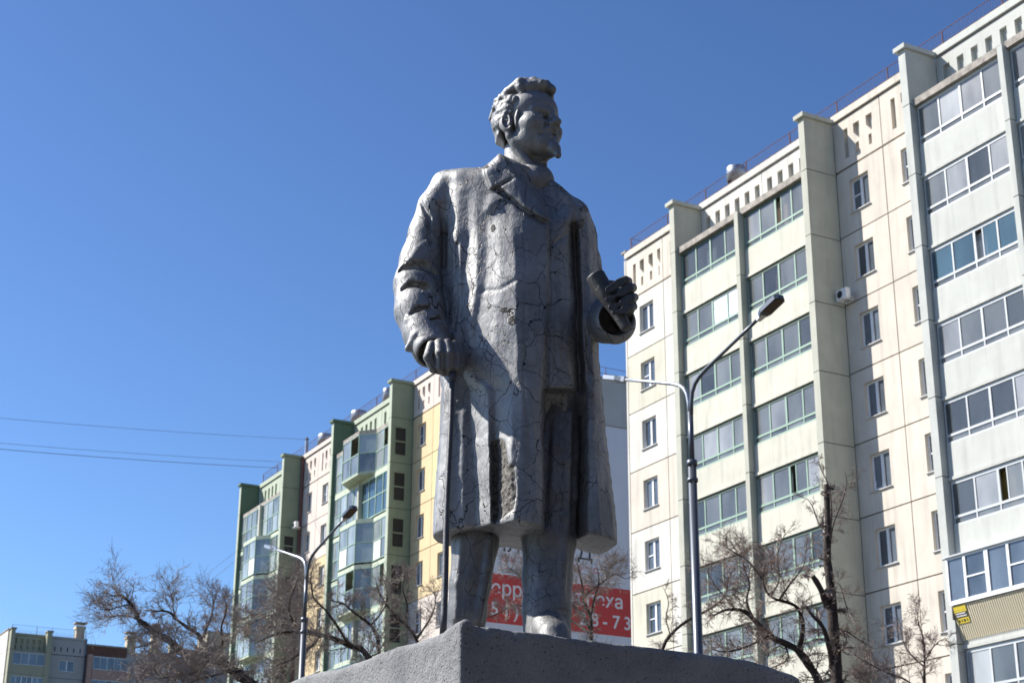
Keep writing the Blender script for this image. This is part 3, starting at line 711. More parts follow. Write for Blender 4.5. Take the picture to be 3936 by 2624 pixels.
BB = empty('apartment_block', tuple(np.array([pc[0], pc[1], 0]) + 9.6 * np.array([.88073, .47363, 0])), AB)
tag(BB, 'distant brown brick and grey block with vent shafts behind the leaning bare tree', 'building')
bx('wall', 'brick', BB, .0, 5.0, -13, -.0, 0, 38.2); bx('coping_band', 'bare_concrete', BB, -.0, 5.0, -13, .1, 38.202, 38.4)
bx('corner_pier', 'lightbrick', BB, .02, .6, .002, .9, 0, 37.0)
bx('wall', 'b3_grey', BB, 5.02, 60, -13, -.002, 0, 37.6); bx('coping_band', 'bare_concrete', BB, 5.02, 60, -13, .1, 37.602, 37.8)
for k in range(12):
    zz = 35.2 - 2.8 * k
    bal = MB().box(.62, 5.0, -1.0, -.003, zz - 1.2, zz - 1.1).build('balcony', M['lightbrick'], BB)
    bx('parapet', 'lightbrick', bal, .62, 5.0, .9, 1.0, zz - 1.098, zz)
    glazing(BB, bal, .64, 4.98, .98, zz, zz + .05, zz + 1.5, 'grey_frame', 'wpane', 5, False, (), None, 'grey_frame')
    for s in (7.0, 11.0, 15.0, 19., 23., 28., 33., 38.):
        window(BB, s, s + 1.8, zz - .6, zz + .8, .1, 0, False, depth=.03)
shaft(BB, 5.6, -1.0, 37.7, 40.0, 1.1); sh = shaft(BB, 8.7, -1.0, 37.7, 41.3, 1.0, False); shaft(BB, 11.0, -1.0, 37.7, 39.3, .8, False)
bx('rooftop_house', 'shaft', BB, 15.4, 30.0, -4.6, -.4, 37.8, 41.3); bx('rooftop_slab', 'bare_concrete', BB, 15.3, 30.1, -4.7, -.3, 41.302, 41.5)
# stork-like twig nest on the taller shaft
nb = MB(); rr = random.Random(5)
for i in range(170):
    q = rr.random() * 6.28; r0 = .25 + rr.random() * .3; z = rr.random() * .55
    a = np.array([r0 * math.cos(q), r0 * math.sin(q), z]); d = np.array([-math.sin(q) + rr.uniform(-.5, .5), math.cos(q) + rr.uniform(-.5, .5), rr.uniform(-.3, .3)]) * .35
    nb.tube([a - d, a + d * .2 + (0, 0, .04), a + d], .018, 3)
nest = nb.build('bird_nest', M['twig']); nest.location = Matrix.Translation(BB.location) @ Matrix.Rotation(AB, 4, 'Z') @ Vector((8.7, 1.0, 41.28))
tag(nest, 'round twig nest on top of a rooftop shaft above the distant grey block', 'nest')

# ------------------------------------------------------------------ street lamps
def street_lamp(x, y, zj, zc, label):
    e = empty('street_lamp', (x, y, 0), math.atan2(-.839, .545)); tag(e, label, 'street lamp', 'double-arm street lamps along the road')
    q = MB(); q.tube([(0, 0, 0), (0, 0, zc)], [.078, .062], 16); q.tube([(0, 0, zc - .06), (0, 0, zc + .02)], .078, 16); q.tube([(0, 0, zc - .3), (0, 0, zc - .25)], .08, 16)
    q.build('pole', M['lamp_grey'], e, True)
    q = MB(); q.tube([(0, 0, zc), (0, 0, zj - .45)], .041, 14); q.build('upper_pole', M['lamp_grey'], e, True)
    MB().tube([(0, 0, 0), (0, 0, .9)], .12, 14).build('base_sleeve', M['lamp_grey'], e, True)
    for sgn, mm in ((1, 'lamp_dark'), (-1, 'lamp_galv')):
        pts = [(.02 * sgn, 0, zj - .5), (.03 * sgn, 0, zj - .3), (.06 * sgn, 0, zj - .16), (.13 * sgn, 0, zj - .05), (.24 * sgn, 0, zj + .03), (.40 * sgn, 0, zj + .1)]
        L = 1.62; rise = .52
        pts += [(.40 * sgn + (L - .4) * sgn * t, 0, zj + .1 + (rise - .1) * t) for t in (.33, .66, 1)]
        arm = MB().tube(pts, [.031] * 6 + [.026] * 3, 12).build('arm', M['lamp_galv'] if sgn < 0 else M['lamp_grey'], e, True)
        h = MB(); a = math.atan2(.42, 1.22)
        # flat LED head with chamfered tip
        prof = [(-.02, -.05), (.10, -.11), (.14, -.13), (.56, -.13), (.62, -.07), (.62, .07), (.56, .13), (.14, .13), (.10, .11), (-.02, .05)]
        h.prism(prof, -.035, .05); hd = h.build('lamp_head', M['lamp_grey'] if sgn > 0 else M['lamp_galv'], e)
        l_ = MB(); l_.prism([(.17, -.10), (.54, -.10), (.58, -.05), (.58, .05), (.54, .10), (.17, .10)], -.047, -.037)
        ln = l_.build('lens', M['lamp_lens'] if sgn > 0 else M['grey_frame'], hd)
        br = MB(); br.prism([(-.10, -.045), (.08, -.07), (.08, .07), (-.10, .045)], -.045, .06); br.build('bracket', M['white_frame'] if sgn > 0 else M['lamp_galv'], hd)
        hd.scale = (.74, .74, .74); hd.location = (L * sgn, 0, zj + rise); hd.rotation_euler = (0, -a, 0 if sgn > 0 else math.pi)
        if sgn < 0: hd.rotation_euler = (0, -a, math.pi)
    return e
zc1 = P(1585, 1060, 23.12)[2]
street_lamp(2.61, 23.12, 9.62, zc1, 'grey double-arm street lamp standing before the cream block on the right')
street_lamp(-4.30, 34.6, 9.62, P(695, 1420, 34.6)[2], 'grey double-arm street lamp standing before the green block among bare branches')

# ------------------------------------------------------------------ overhead cables
def cable(a, b, sag, r, label):
    pts = [tuple(np.array(a) * (1 - t) + np.array(b) * t - np.array([0, 0, sag * 4 * t * (1 - t)])) for t in np.linspace(0, 1, 25)]
    tag(MB().tube(pts, r, 5).build('overhead_cable', M['cable']), label, 'cable', 'overhead cables across the sky')
cable(P(-1500, 800, 62), P(704, 1009, 109), .45, .011, 'uppermost thin black cable running from the left edge to the green block roof')
cable(P(-1500, 860, 62), P(642, 1060, 113), .45, .011, 'middle thin black cable just above its twin left of the green block')
cable(P(-1500, 866, 62), P(640, 1074, 113), .5, .017, 'lowest and thickest black cable left of the green block')
cable(P(300, 1418, 120), P(546, 1262, 117), .4, .012, 'upper faint cable slanting up to the green block side above the tree')
cable(P(330, 1418, 120), P(541, 1287, 117), .4, .012, 'lower faint cable slanting up to the green block side above the tree')

# ------------------------------------------------------------------ bare trees
class Twigs:
    def __init__(s, seed): s.v = []; s.f = []; s.r = random.Random(seed); s.n = 0; s.tg = 0
    def tube(s, pts, r0, r1, n=3):
        b = s.n; m = len(pts)
        for i, p in enumerate(pts):
            q = pts[i + 1] if i + 1 < m else p; o = p if i + 1 < m else pts[i - 1]
            tx, ty, tz = q[0] - o[0], q[1] - o[1], q[2] - o[2]
            L = math.sqrt(tx * tx + ty * ty + tz * tz) + 1e-9; tx /= L; ty /= L; tz /= L
            if abs(tz) < .8: ax, ay, az = ty, -tx, 0.
            else: ax, ay, az = 0., tz, -ty
            L = math.sqrt(ax * ax + ay * ay + az * az) + 1e-9; ax /= L; ay /= L; az /= L
            bx_, by_, bz_ = ay * tz - az * ty, az * tx - ax * tz, ax * ty - ay * tx
            r = r0 + (r1 - r0) * i / (m - 1)
            for k in range(n):
                c_, s_ = math.cos(6.2832 * k / n) * r, math.sin(6.2832 * k / n) * r
                s.v.append((p[0] + ax * c_ + bx_ * s_, p[1] + ay * c_ + by_ * s_, p[2] + az * c_ + bz_ * s_))
        for i in range(m - 1):
            for k in range(n):
                k2 = (k + 1) % n
                s.f.append((b + i * n + k, b + i * n + k2, b + (i + 1) * n + k2, b + (i + 1) * n + k))
        s.n += m * n
    def grow(s, p, d, L, r, depth, up, u):
        R = s.r; m = 6 if depth > 1 else 4; pts = [p]; d = list(d); st = L / (m - 1); dirs = []
        cur = (R.gauss(0, .07), R.gauss(0, .07), R.gauss(0, .06))
        for i in range(m - 1):
            d = [d[0] + cur[0] + R.gauss(0, .06), d[1] + cur[1] + R.gauss(0, .06), d[2] + cur[2] + up + R.gauss(0, .06)]
            n_ = math.sqrt(d[0] ** 2 + d[1] ** 2 + d[2] ** 2); d = [q / n_ for q in d]; dirs.append(tuple(d))
            p = (p[0] + d[0] * st, p[1] + d[1] * st, p[2] + d[2] * st); pts.append(p)
        s.tube(pts, r, max(r * .5, .27 * u), 4 if depth > 1 else 3)
        if depth > 0:
            cnt = {3: 8, 2: 7, 1: 5}[depth]
            for i in range(cnt):
                t = R.uniform(.15, 1) * (m - 1); k = min(int(t), m - 2); fr = t - k
                q = tuple(pts[k][j] * (1 - fr) + pts[k + 1][j] * fr for j in range(3))
                dd = dirs[k]; w_ = (R.gauss(0, 1), R.gauss(0, 1), R.gauss(0, 1)); dot = sum(a * b for a, b in zip(w_, dd))
                w_ = [a - dot * b for a, b in zip(w_, dd)]; n_ = math.sqrt(sum(a * a for a in w_)) + 1e-9
                an = R.uniform(.5, 1.15); nd = tuple(dd[j] * math.cos(an) + w_[j] / n_ * math.sin(an) for j in range(3))
                s.grow(q, nd, L * R.uniform(.4, .72), max(r * .55, .34 * u), depth - 1, up, u)

def bough(pts, y, depths=None, sub=4):
    """smooth polyline through points seen in the photograph, each with its own distance"""
    out = [P(p[0], p[1], y + (p[2] if len(p) > 2 else 0)) for p in pts]
    n = len(out); res = []
    for i in range(n - 1):
        p0, p1, p2, p3 = out[max(i - 1, 0)], out[i], out[i + 1], out[min(i + 2, n - 1)]
        for t in np.linspace(0, 1, sub, endpoint=False):
            res.append(.5 * ((2 * p1) + (-p0 + p2) * t + (2 * p0 - 5 * p1 + 4 * p2 - p3) * t * t + (-p0 + 3 * p1 - 3 * p2 + p3) * t ** 3))
    res.append(out[-1]); return res

def tree(y, limbs, label, seed, base=None, tw='twig', gap=9., length=(26, 60), lev=2, up=.03, start=.25, only=None, dens=1.):
    """limbs: list of (points in photo px, r0, r1 in px, twigs?)"""
    u = y / 3823 * 1.04
    first = bough(limbs[0][0], y)
    root = empty('bare_tree', tuple(first[0])[:2] + (0.,)); tag(root, label, 'tree', 'bare trees between the buildings and the monument')
    T = Twigs(seed); R = random.Random(seed + 1); off = Vector(root.location)
    def loc(p): return tuple(np.array(p) - np.array(off))
    for li, lm in enumerate(limbs):
        pts, r0, r1 = lm[:3]; tws = lm[3] if len(lm) > 3 else 1.
        pth = bough(pts, y)
        for i in range(len(pth)):                         # knobbly
            pth[i] = pth[i] + np.array([R.gauss(0, .22), R.gauss(0, .5), R.gauss(0, .22)]) * u
        if li == 0:
            f = pth[0]; g = np.array([f[0] + (f[0] - pth[2][0]) * .6, f[1] + 1.0, -.3])
            pth = [g, g * .66 + f * .34 + np.array([0, 0, .2]), g * .3 + f * .7] + pth
        rad = [.74 * max(.6, (r0 + (r1 - r0) * i / (len(pth) - 1)) * R.uniform(.9, 1.1)) * u for i in range(len(pth))]
        if li == 0: rad[0] *= 1.4; rad[1] *= 1.15
        if r1 < 4: rad[-1] *= .35; rad[-2] *= .6; rad[-3] *= .8
        MB().tube([loc(p) for p in pth], rad, 10).build('trunk' if li == 0 else 'bough', M['bark'], root, True)
        seg = np.cumsum([0] + [np.linalg.norm(pth[i + 1] - pth[i]) for i in range(len(pth) - 1)]); tot = seg[-1]
        st0 = start if li else .45
        s_ = tot * st0
        while s_ < tot and tws > 0:
            k = min(int(np.searchsorted(seg, s_)) - 1, len(pth) - 2); k = max(k, 0)
            fr = (s_ - seg[k]) / (seg[k + 1] - seg[k] + 1e-9); q = pth[k] * (1 - fr) + pth[k + 1] * fr
            dd = pth[k + 1] - pth[k]; dd = dd / np.linalg.norm(dd)
            wv = np.array([R.gauss(0, 1), R.gauss(0, 1), R.gauss(.35 if up >= 0 else -.3, 1)]); wv -= dd * (wv @ dd); wv /= np.linalg.norm(wv) + 1e-9
            an = R.uniform(.6, 1.3); nd = dd * math.cos(an) + wv * math.sin(an)
            fall = .55 + .45 * (1 - abs(2 * s_ / tot - 1.1))
            T.grow(loc(q), tuple(nd), R.uniform(*length) * u * fall * (tws ** .5), max(.8, r1 * .5) * u, lev, up, u)
            s_ += gap * u * R.uniform(.5, 1.5) / (dens * tws)
    me = mesh('twigs', T.v, T.f, M[tw]); tag(link('twigs', me, root), kind='stuff')
    return root

tree(45, [
    ([(640, 1640), (600, 1590), (567.7, 1563), (535.6, 1539.5), (510, 1521), (476, 1509), (434, 1502), (415.5, 1495.5), (400, 1480, -.3), (383, 1467), (356, 1453, .3), (336, 1436), (319, 1423), (312, 1407), (300, 1387), (292, 1377), (277, 1367), (250, 1368)], 20, 3.0, 1.),
    ([(415, 1496), (392, 1500.6, -.5), (375, 1511, -.8), (349, 1531, -1), (329, 1546, -1), (312, 1566, -1.2)], 7, 2.5, 1.6),
    ([(392, 1473), (371, 1468, .5), (349, 1473, .9), (339, 1480, 1.1), (315, 1485, 1.3), (298, 1491, 1.4)], 5.5, 2, 1.),
    ([(518, 1523), (498, 1501, .5), (476, 1484, .7), (463, 1472, .9), (454, 1455, 1), (430, 1440, 1), (405, 1421, .9), (392, 1407, .7), (371, 1402, .4), (345, 1405, .2)], 9, 2.5, 1.),
    ([(466, 1462, .9), (476, 1438, 1.2), (486, 1412, 1.4), (490, 1387, 1.5), (486, 1355, 1.5)], 4.5, 1.6, 1.5),
    ([(500, 1503, .5), (512, 1470, -.5), (508, 1440, -.9), (520, 1400, -1.2), (515, 1365, -1.4)], 4, 1.4, 1.4),
    ([(405, 1421, .9), (398, 1398, 1), (396, 1372, 1.2), (385, 1345, 1.3)], 3, 1.3, 1.5),
    ([(300, 1387), (272, 1393, -.4), (250, 1400, -.8), (228, 1398, -1)], 3, 1.3, 1.4),
    ([(319, 1423), (290, 1412, .5), (262, 1415, 1), (236, 1428, 1.2)], 3, 1.3, 1.4),
    ([(476, 1509), (470, 1530, -1), (440, 1545, -1.6), (400, 1552, -2), (350, 1560, -2.2)], 3.5, 1.5, 2.0),
    ([(535, 1540), (500, 1548, -1), (460, 1558, -1.5), (420, 1574, -2)], 4, 1.5, 2.2),
    ([(277, 1367), (262, 1350, .2), (255, 1338, .3)], 2.6, 1.2, 1.6),
], 'big bare tree leaning left with a thick arching bough across the lower left', 21, gap=8.6, length=(30, 66), up=.035, tw='twig_g')

tree(50, [
    ([(905, 1640), (880, 1560), (835, 1494), (808, 1484), (771, 1467), (736, 1457), (697, 1452), (659, 1450), (622, 1460), (590, 1474)], 12, 2.5, 1.3),
    ([(872, 1560), (870, 1487, .5), (865, 1460, .8), (852, 1435, 1), (830, 1418, 1), (808, 1402, 1), (788, 1385, 1), (756, 1378, 1)], 7, 2.5, 1.),
    ([(805, 1484), (771, 1432, -1), (746, 1398, -1.3), (721, 1373, -1.5), (714, 1328, -1.6), (722, 1290, -1.6)], 4.5, 1.3, 1.1),
    ([(697, 1452), (672, 1425, -.8), (664, 1390, -1), (676, 1350, -1.2), (690, 1318, -1.3)], 4, 1.3, 1.6),
    ([(720, 1455), (660, 1420, .6), (620, 1412, 1), (590, 1425, 1.2), (560, 1440, 1.4)], 4, 1.3, 1.6),
    ([(852, 1435, 1), (880, 1400, 1.5), (890, 1365, 1.8), (878, 1320, 2)], 3.5, 1.2, .9),
    ([(735, 1457), (720, 1480, -1), (690, 1500, -1.4), (655, 1520, -1.5), (620, 1535, -1.6)], 4, 1.5, 2.),
    ([(640, 1455), (655, 1420, 1), (650, 1385, 1.4), (660, 1345, 1.5)], 4, 1.3, 2.),
], 'bare tree with a level bough in front of the green glazed balconies', 33, gap=7.8, length=(30, 66), up=.04, tw='twig_g')

tree(52, [
    ([(1010, 1640), (975, 1520), (954, 1462), (929, 1432), (895, 1398), (870, 1358), (862, 1325)], 8, 1.4, 1.),
    ([(957, 1466), (985, 1425, .6), (1000, 1385, 1), (995, 1345, 1.2)], 4, 1.3, 1.),
    ([(929, 1432), (935, 1390, -.6), (925, 1350, -1), (932, 1310, -1)], 3, 1.2, .9),
], 'slender bare tree with thin upright branches left of the statue legs', 44, gap=10, length=(28, 60), up=.03, tw='twig')

tree(45, [
    ([(1368, 1640), (1360, 1520), (1358, 1457), (1356, 1413), (1341, 1382), (1338, 1349), (1330, 1310), (1322, 1282)], 8, 1.6, 1.),
    ([(1357, 1418), (1364, 1377, -.5), (1375, 1340, -.8), (1372, 1300, -1)], 3.5, 1.5, 1.),
    ([(1354, 1441), (1338, 1413, .4), (1314, 1386, .8), (1300, 1350, 1), (1305, 1310, 1.2)], 5, 1.6, 1.1),
    ([(1343, 1372), (1361, 1353, -.3), (1391, 1331, -.6), (1414, 1318, -.8), (1436, 1330, -1)], 3.2, 1.2, 1.1),
    ([(1356, 1456), (1323, 1431, .5), (1300, 1422, .8), (1250, 1420, 1), (1201, 1391, 1.2), (1176, 1392, 1.3), (1146, 1407, 1.4), (1100, 1425, 1.5)], 4.5, 1.4, 1.),
    ([(1250, 1420, 1), (1230, 1370, 1.3), (1190, 1320, 1.5), (1150, 1290, 1.7)], 3.5, 1.3, 1.3),
    ([(1391, 1331, -.6), (1405, 1300, -.8), (1420, 1285, -.9)], 2.4, 1.2, 1.1),
], 'bare tree seen between and right of the statue legs before the red banner', 55, gap=7.5, length=(26, 58), up=.03, tw='twig_g')

tree(27, [
    ([(1928, 1640), (1922, 1568), (1918, 1500), (1911, 1400), (1906, 1330), (1899, 1270), (1901, 1200), (1898, 1112)], 22, 8.0, .55),
    ([(1900, 1392, -.0), (1884, 1350, -.25), (1866, 1322, -.35)], 11, 7.5, .4),
    ([(1912, 1530), (1903, 1480, -.2), (1889, 1438, -.35), (1866, 1412, -.4), (1850, 1390, -.4)], 9, 4, 1.0),
    ([(1905, 1300), (1908, 1225, .3), (1910, 1170, .4), (1905, 1120, .4), (1885, 1075, .3), (1880, 1050, .3)], 3.2, 1.0, .8),
    ([(1906, 1250), (1915, 1200, -.3), (1935, 1150, -.4), (1945, 1110, -.5), (1940, 1080, -.5)], 2.6, .9, .8),
    ([(1908, 1330), (1930, 1345, -.3), (1942, 1385, -.4), (1952, 1420, -.4)], 2.8, .9, 1.0),
    ([(1915, 1440), (1945, 1450, .3), (1975, 1470, .4), (2010, 1490, .5)], 3, 1., 1.2),
    ([(1898, 1220), (1880, 1200, .3), (1865, 1160, .4), (1850, 1140, .4)], 2.4, .9, .8),
], 'dark pollarded tree trunk with sawn stubs and thin shoots before the right block', 66, gap=13, length=(22, 56), up=.02, tw='twig', start=.12)

tree(29, [
    ([(1900, 1640), (1882, 1568), (1858, 1526), (1830, 1491), (1800, 1475), (1770, 1460), (1732, 1422), (1709, 1403), (1690, 1399), (1660, 1402), (1630, 1420)], 15, 2.5, 1.1),
    ([(1834, 1494), (1844, 1450, -.3), (1842, 1420, -.4), (1826, 1390, -.5), (1770, 1369, -.6), (1752, 1330, -.6), (1760, 1290, -.6)], 8, 1.8, 1.1),
    ([(1732, 1422), (1715, 1380, .3), (1722, 1340, .4), (1708, 1300, .5), (1712, 1255, .5)], 4, 1.3, 1.5),
    ([(1790, 1376, -.6), (1815, 1340, -.8), (1845, 1300, -.9), (1850, 1260, -.9)], 3.5, 1.2, 1.3),
    ([(1770, 1460), (1735, 1475, -.5), (1700, 1490, -.7), (1660, 1496, -.8), (1625, 1485, -.9)], 4, 1.4, 1.6),
    ([(1690, 1399), (1665, 1370, .3), (1640, 1340, .5), (1618, 1300, .6)], 3, 1.2, 1.4),
    ([(1752, 1330, -.6), (1720, 1290, -.8), (1690, 1270, -.9), (1650, 1245, -1)], 3, 1.2, 1.4),
    ([(1770, 1369, -.6), (1790, 1330, -.2), (1785, 1280, 0), (1800, 1230, .1)], 3, 1.2, 1.2),
    ([(1800, 1475), (1810, 1510, .2), (1780, 1530, .4), (1740, 1540, .5)], 3, 1.2, 1.5),
], 'spreading bare tree with dense brown twigs over the cream balconies, left of the dark trunk', 77, gap=8.2, length=(26, 62), up=.015, tw='twig_b')

tree(33, [
    ([(1470, 1700), (1500, 1560), (1524, 1485), (1538, 1460), (1576, 1426), (1618, 1404), (1645, 1388), (1668, 1362), (1672, 1330), (1690, 1300)], 7, 1.8, 1.0),
    ([(1540, 1458), (1530, 1420, .4), (1535, 1380, .6), (1520, 1340, .7)], 2.2, 1, .6),
], 'thin curved bough crossing behind the near lamp post', 88, gap=11, length=(20, 46), up=.03, tw='twig')

tree(31, [
    ([(2120, 1660), (2122, 1568), (2124, 1500), (2119, 1460), (2108, 1420), (2112, 1385)], 5, 1.2, 1.2),
    ([(2122, 1530), (2090, 1500, .3), (2072, 1465, .4), (2068, 1430, .5)], 2.6, 1, 1.2),
    ([(2122, 1520), (2140, 1490, -.3), (2160, 1470, -.4), (2180, 1465, -.4)], 2.2, 1, 1.1),
    ([(2122, 1590), (2080, 1560, .3), (2040, 1545, .4), (1990, 1520, .5), (1960, 1500, .5)], 3, 1.1, 1.5),
    ([(2122, 1600), (2060, 1590, .3), (2010, 1585, .4), (1960, 1560, .5)], 3, 1.1, 1.8),
], 'small bare tree at the bottom right with fine twigs against the pale wall', 99, gap=10, length=(22, 50), up=.03, tw='twig')

# ------------------------------------------------------------------ unseen blocks hinted at in the panes, added to cut low sky light
def added_block(x0, x1, y0, y1, h, rz, loc, label, m):
    e = empty('apartment_block', loc, rz); tag(e, label, 'building')
    MB().box(x0, x1, y0, y1, 0, h).build('wall', M[m], e); MB().box(x0 - .2, x1 + .2, y0 - .2, y1 + .2, h + .002, h + .5).build('coping', M['bare_concrete'], e)
    fr = MB(); gl = MB()
    x = x0 + 2
    while x < x1 - 2:
        z = 1.4
        while z < h - 1.5:
            fr.box(x, x + 1.5, y0 - .03, y0 + .02, z, z + 1.5); gl.box(x + .08, x + .7, y0 - .045, y0 - .032, z + .08, z + 1.42); gl.box(x + .8, x + 1.42, y0 - .045, y0 - .032, z + .08, z + 1.42); z += 2.8
        x += 3.2
    fr.build('window_frames', M['white_frame'], e); gl.build('window_panes', M['pane3'], e)
    return e
added_block(-60, 60, 0, 12, 27, math.pi, (10, -38, 0), 'long grey-brown block behind the photographer, out of view, added to cut low sky light', 'added_wall')
added_block(-40, 26, 0, 12, 27, R_(-90), (44, 0, 0), 'grey-brown block to the right of the photographer, added outside the picture edge to cut low sky light', 'added_wall')

# ------------------------------------------------------------------ pedestal
ZP = 2.80
def noise2(shape, cell, seed, octaves=3):
    rg = np.random.RandomState(seed); out = np.zeros(shape, np.float32); amp = 1.
    for o in range(octaves):
        c = max(2., cell / 2 ** o); h = int(shape[0] / c) + 3; w_ = int(shape[1] / c) + 3
        g = rg.rand(h, w_).astype(np.float32) * 2 - 1
        y = np.arange(shape[0]) / c; x = np.arange(shape[1]) / c
        yi = y.astype(int); xi = x.astype(int); fy = (y - yi)[:, None]; fx = (x - xi)[None]
        fy = fy * fy * (3 - 2 * fy); fx = fx * fx * (3 - 2 * fx)
        out += amp * ((g[yi][:, xi] * (1 - fx) + g[yi][:, xi + 1] * fx) * (1 - fy) + (g[yi + 1][:, xi] * (1 - fx) + g[yi + 1][:, xi + 1] * fx) * fy)
        amp *= .5
    return out
def concrete_mat():
    m = bpy.data.materials.new('cast_grey_concrete'); m.use_nodes = True; n = m.node_tree.nodes; l = m.node_tree.links
    b = n['Principled BSDF']; b.inputs['Roughness'].default_value = .9
    g = n.new('ShaderNodeTexCoord')
    no = n.new('ShaderNodeTexNoise'); no.inputs['Scale'].default_value = 3; no.inputs['Detail'].default_value = 8; l.new(g.outputs['Object'], no.inputs[0])
    fi = n.new('ShaderNodeTexNoise'); fi.inputs['Scale'].default_value = 110; fi.inputs['Detail'].default_value = 4; l.new(g.outputs['Object'], fi.inputs[0])
    vo = n.new('ShaderNodeTexVoronoi'); vo.inputs['Scale'].default_value = 42; l.new(g.outputs['Object'], vo.inputs['Vector'])
    vo2 = n.new('ShaderNodeTexVoronoi'); vo2.inputs['Scale'].default_value = 13; l.new(g.outputs['Object'], vo2.inputs['Vector'])
    pit = n.new('ShaderNodeMapRange'); pit.inputs['From Min'].default_value = .10; pit.inputs['From Max'].default_value = .17; l.new(vo.outputs['Distance'], pit.inputs[0])
    pit2 = n.new('ShaderNodeMapRange'); pit2.inputs['From Min'].default_value = .045; pit2.inputs['From Max'].default_value = .075; l.new(vo2.outputs['Distance'], pit2.inputs[0])
    pm = n.new('ShaderNodeMath'); pm.operation = 'MULTIPLY'; l.new(pit.outputs[0], pm.inputs[0]); l.new(pit2.outputs[0], pm.inputs[1])
    r = n.new('ShaderNodeValToRGB'); r.color_ramp.elements[0].position = .3; r.color_ramp.elements[0].color = (.175, .18, .19, 1)
    r.color_ramp.elements[1].position = .72; r.color_ramp.elements[1].color = (.32, .32, .322, 1); l.new(no.outputs[0], r.inputs[0])
    mx = n.new('ShaderNodeMixRGB'); mx.inputs[1].default_value = (.10, .09, .085, 1); l.new(pm.outputs[0], mx.inputs[0]); l.new(r.outputs[0], mx.inputs[2])
    m2 = n.new('ShaderNodeMixRGB'); m2.blend_type = 'MULTIPLY'; m2.inputs[0].default_value = .45; l.new(mx.outputs[0], m2.inputs[1])
    r2 = n.new('ShaderNodeMapRange'); r2.inputs['From Min'].default_value = .35; r2.inputs['From Max'].default_value = .6; r2.inputs['To Min'].default_value = .6; r2.inputs['To Max'].default_value = 1.1; l.new(fi.outputs[0], r2.inputs[0]); l.new(r2.outputs[0], m2.inputs[2])
    l.new(m2.outputs[0], b.inputs['Base Color'])
    h = n.new('ShaderNodeMath'); h.operation = 'ADD'; l.new(pm.outputs[0], h.inputs[0]); hh = n.new('ShaderNodeMath'); hh.operation = 'MULTIPLY'; hh.inputs[1].default_value = 1.1; l.new(fi.outputs[0], hh.inputs[0]); l.new(hh.outputs[0], h.inputs[1])
    n3 = n.new('ShaderNodeTexNoise'); n3.inputs['Scale'].default_value = 22; n3.inputs['Detail'].default_value = 5; l.new(g.outputs['Object'], n3.inputs[0])
    h2 = n.new('ShaderNodeMath'); h2.operation = 'MULTIPLY_ADD'; l.new(n3.outputs[0], h2.inputs[0]); h2.inputs[1].default_value = 1.8; l.new(h.outputs[0], h2.inputs[2])
    bu = n.new('ShaderNodeBump'); bu.inputs['Strength'].default_value = .9; bu.inputs['Distance'].default_value = .006; l.new(h2.outputs[0], bu.inputs['Height']); l.new(bu.outputs[0], b.inputs['Normal'])
    return m
M['concrete'] = concrete_mat()

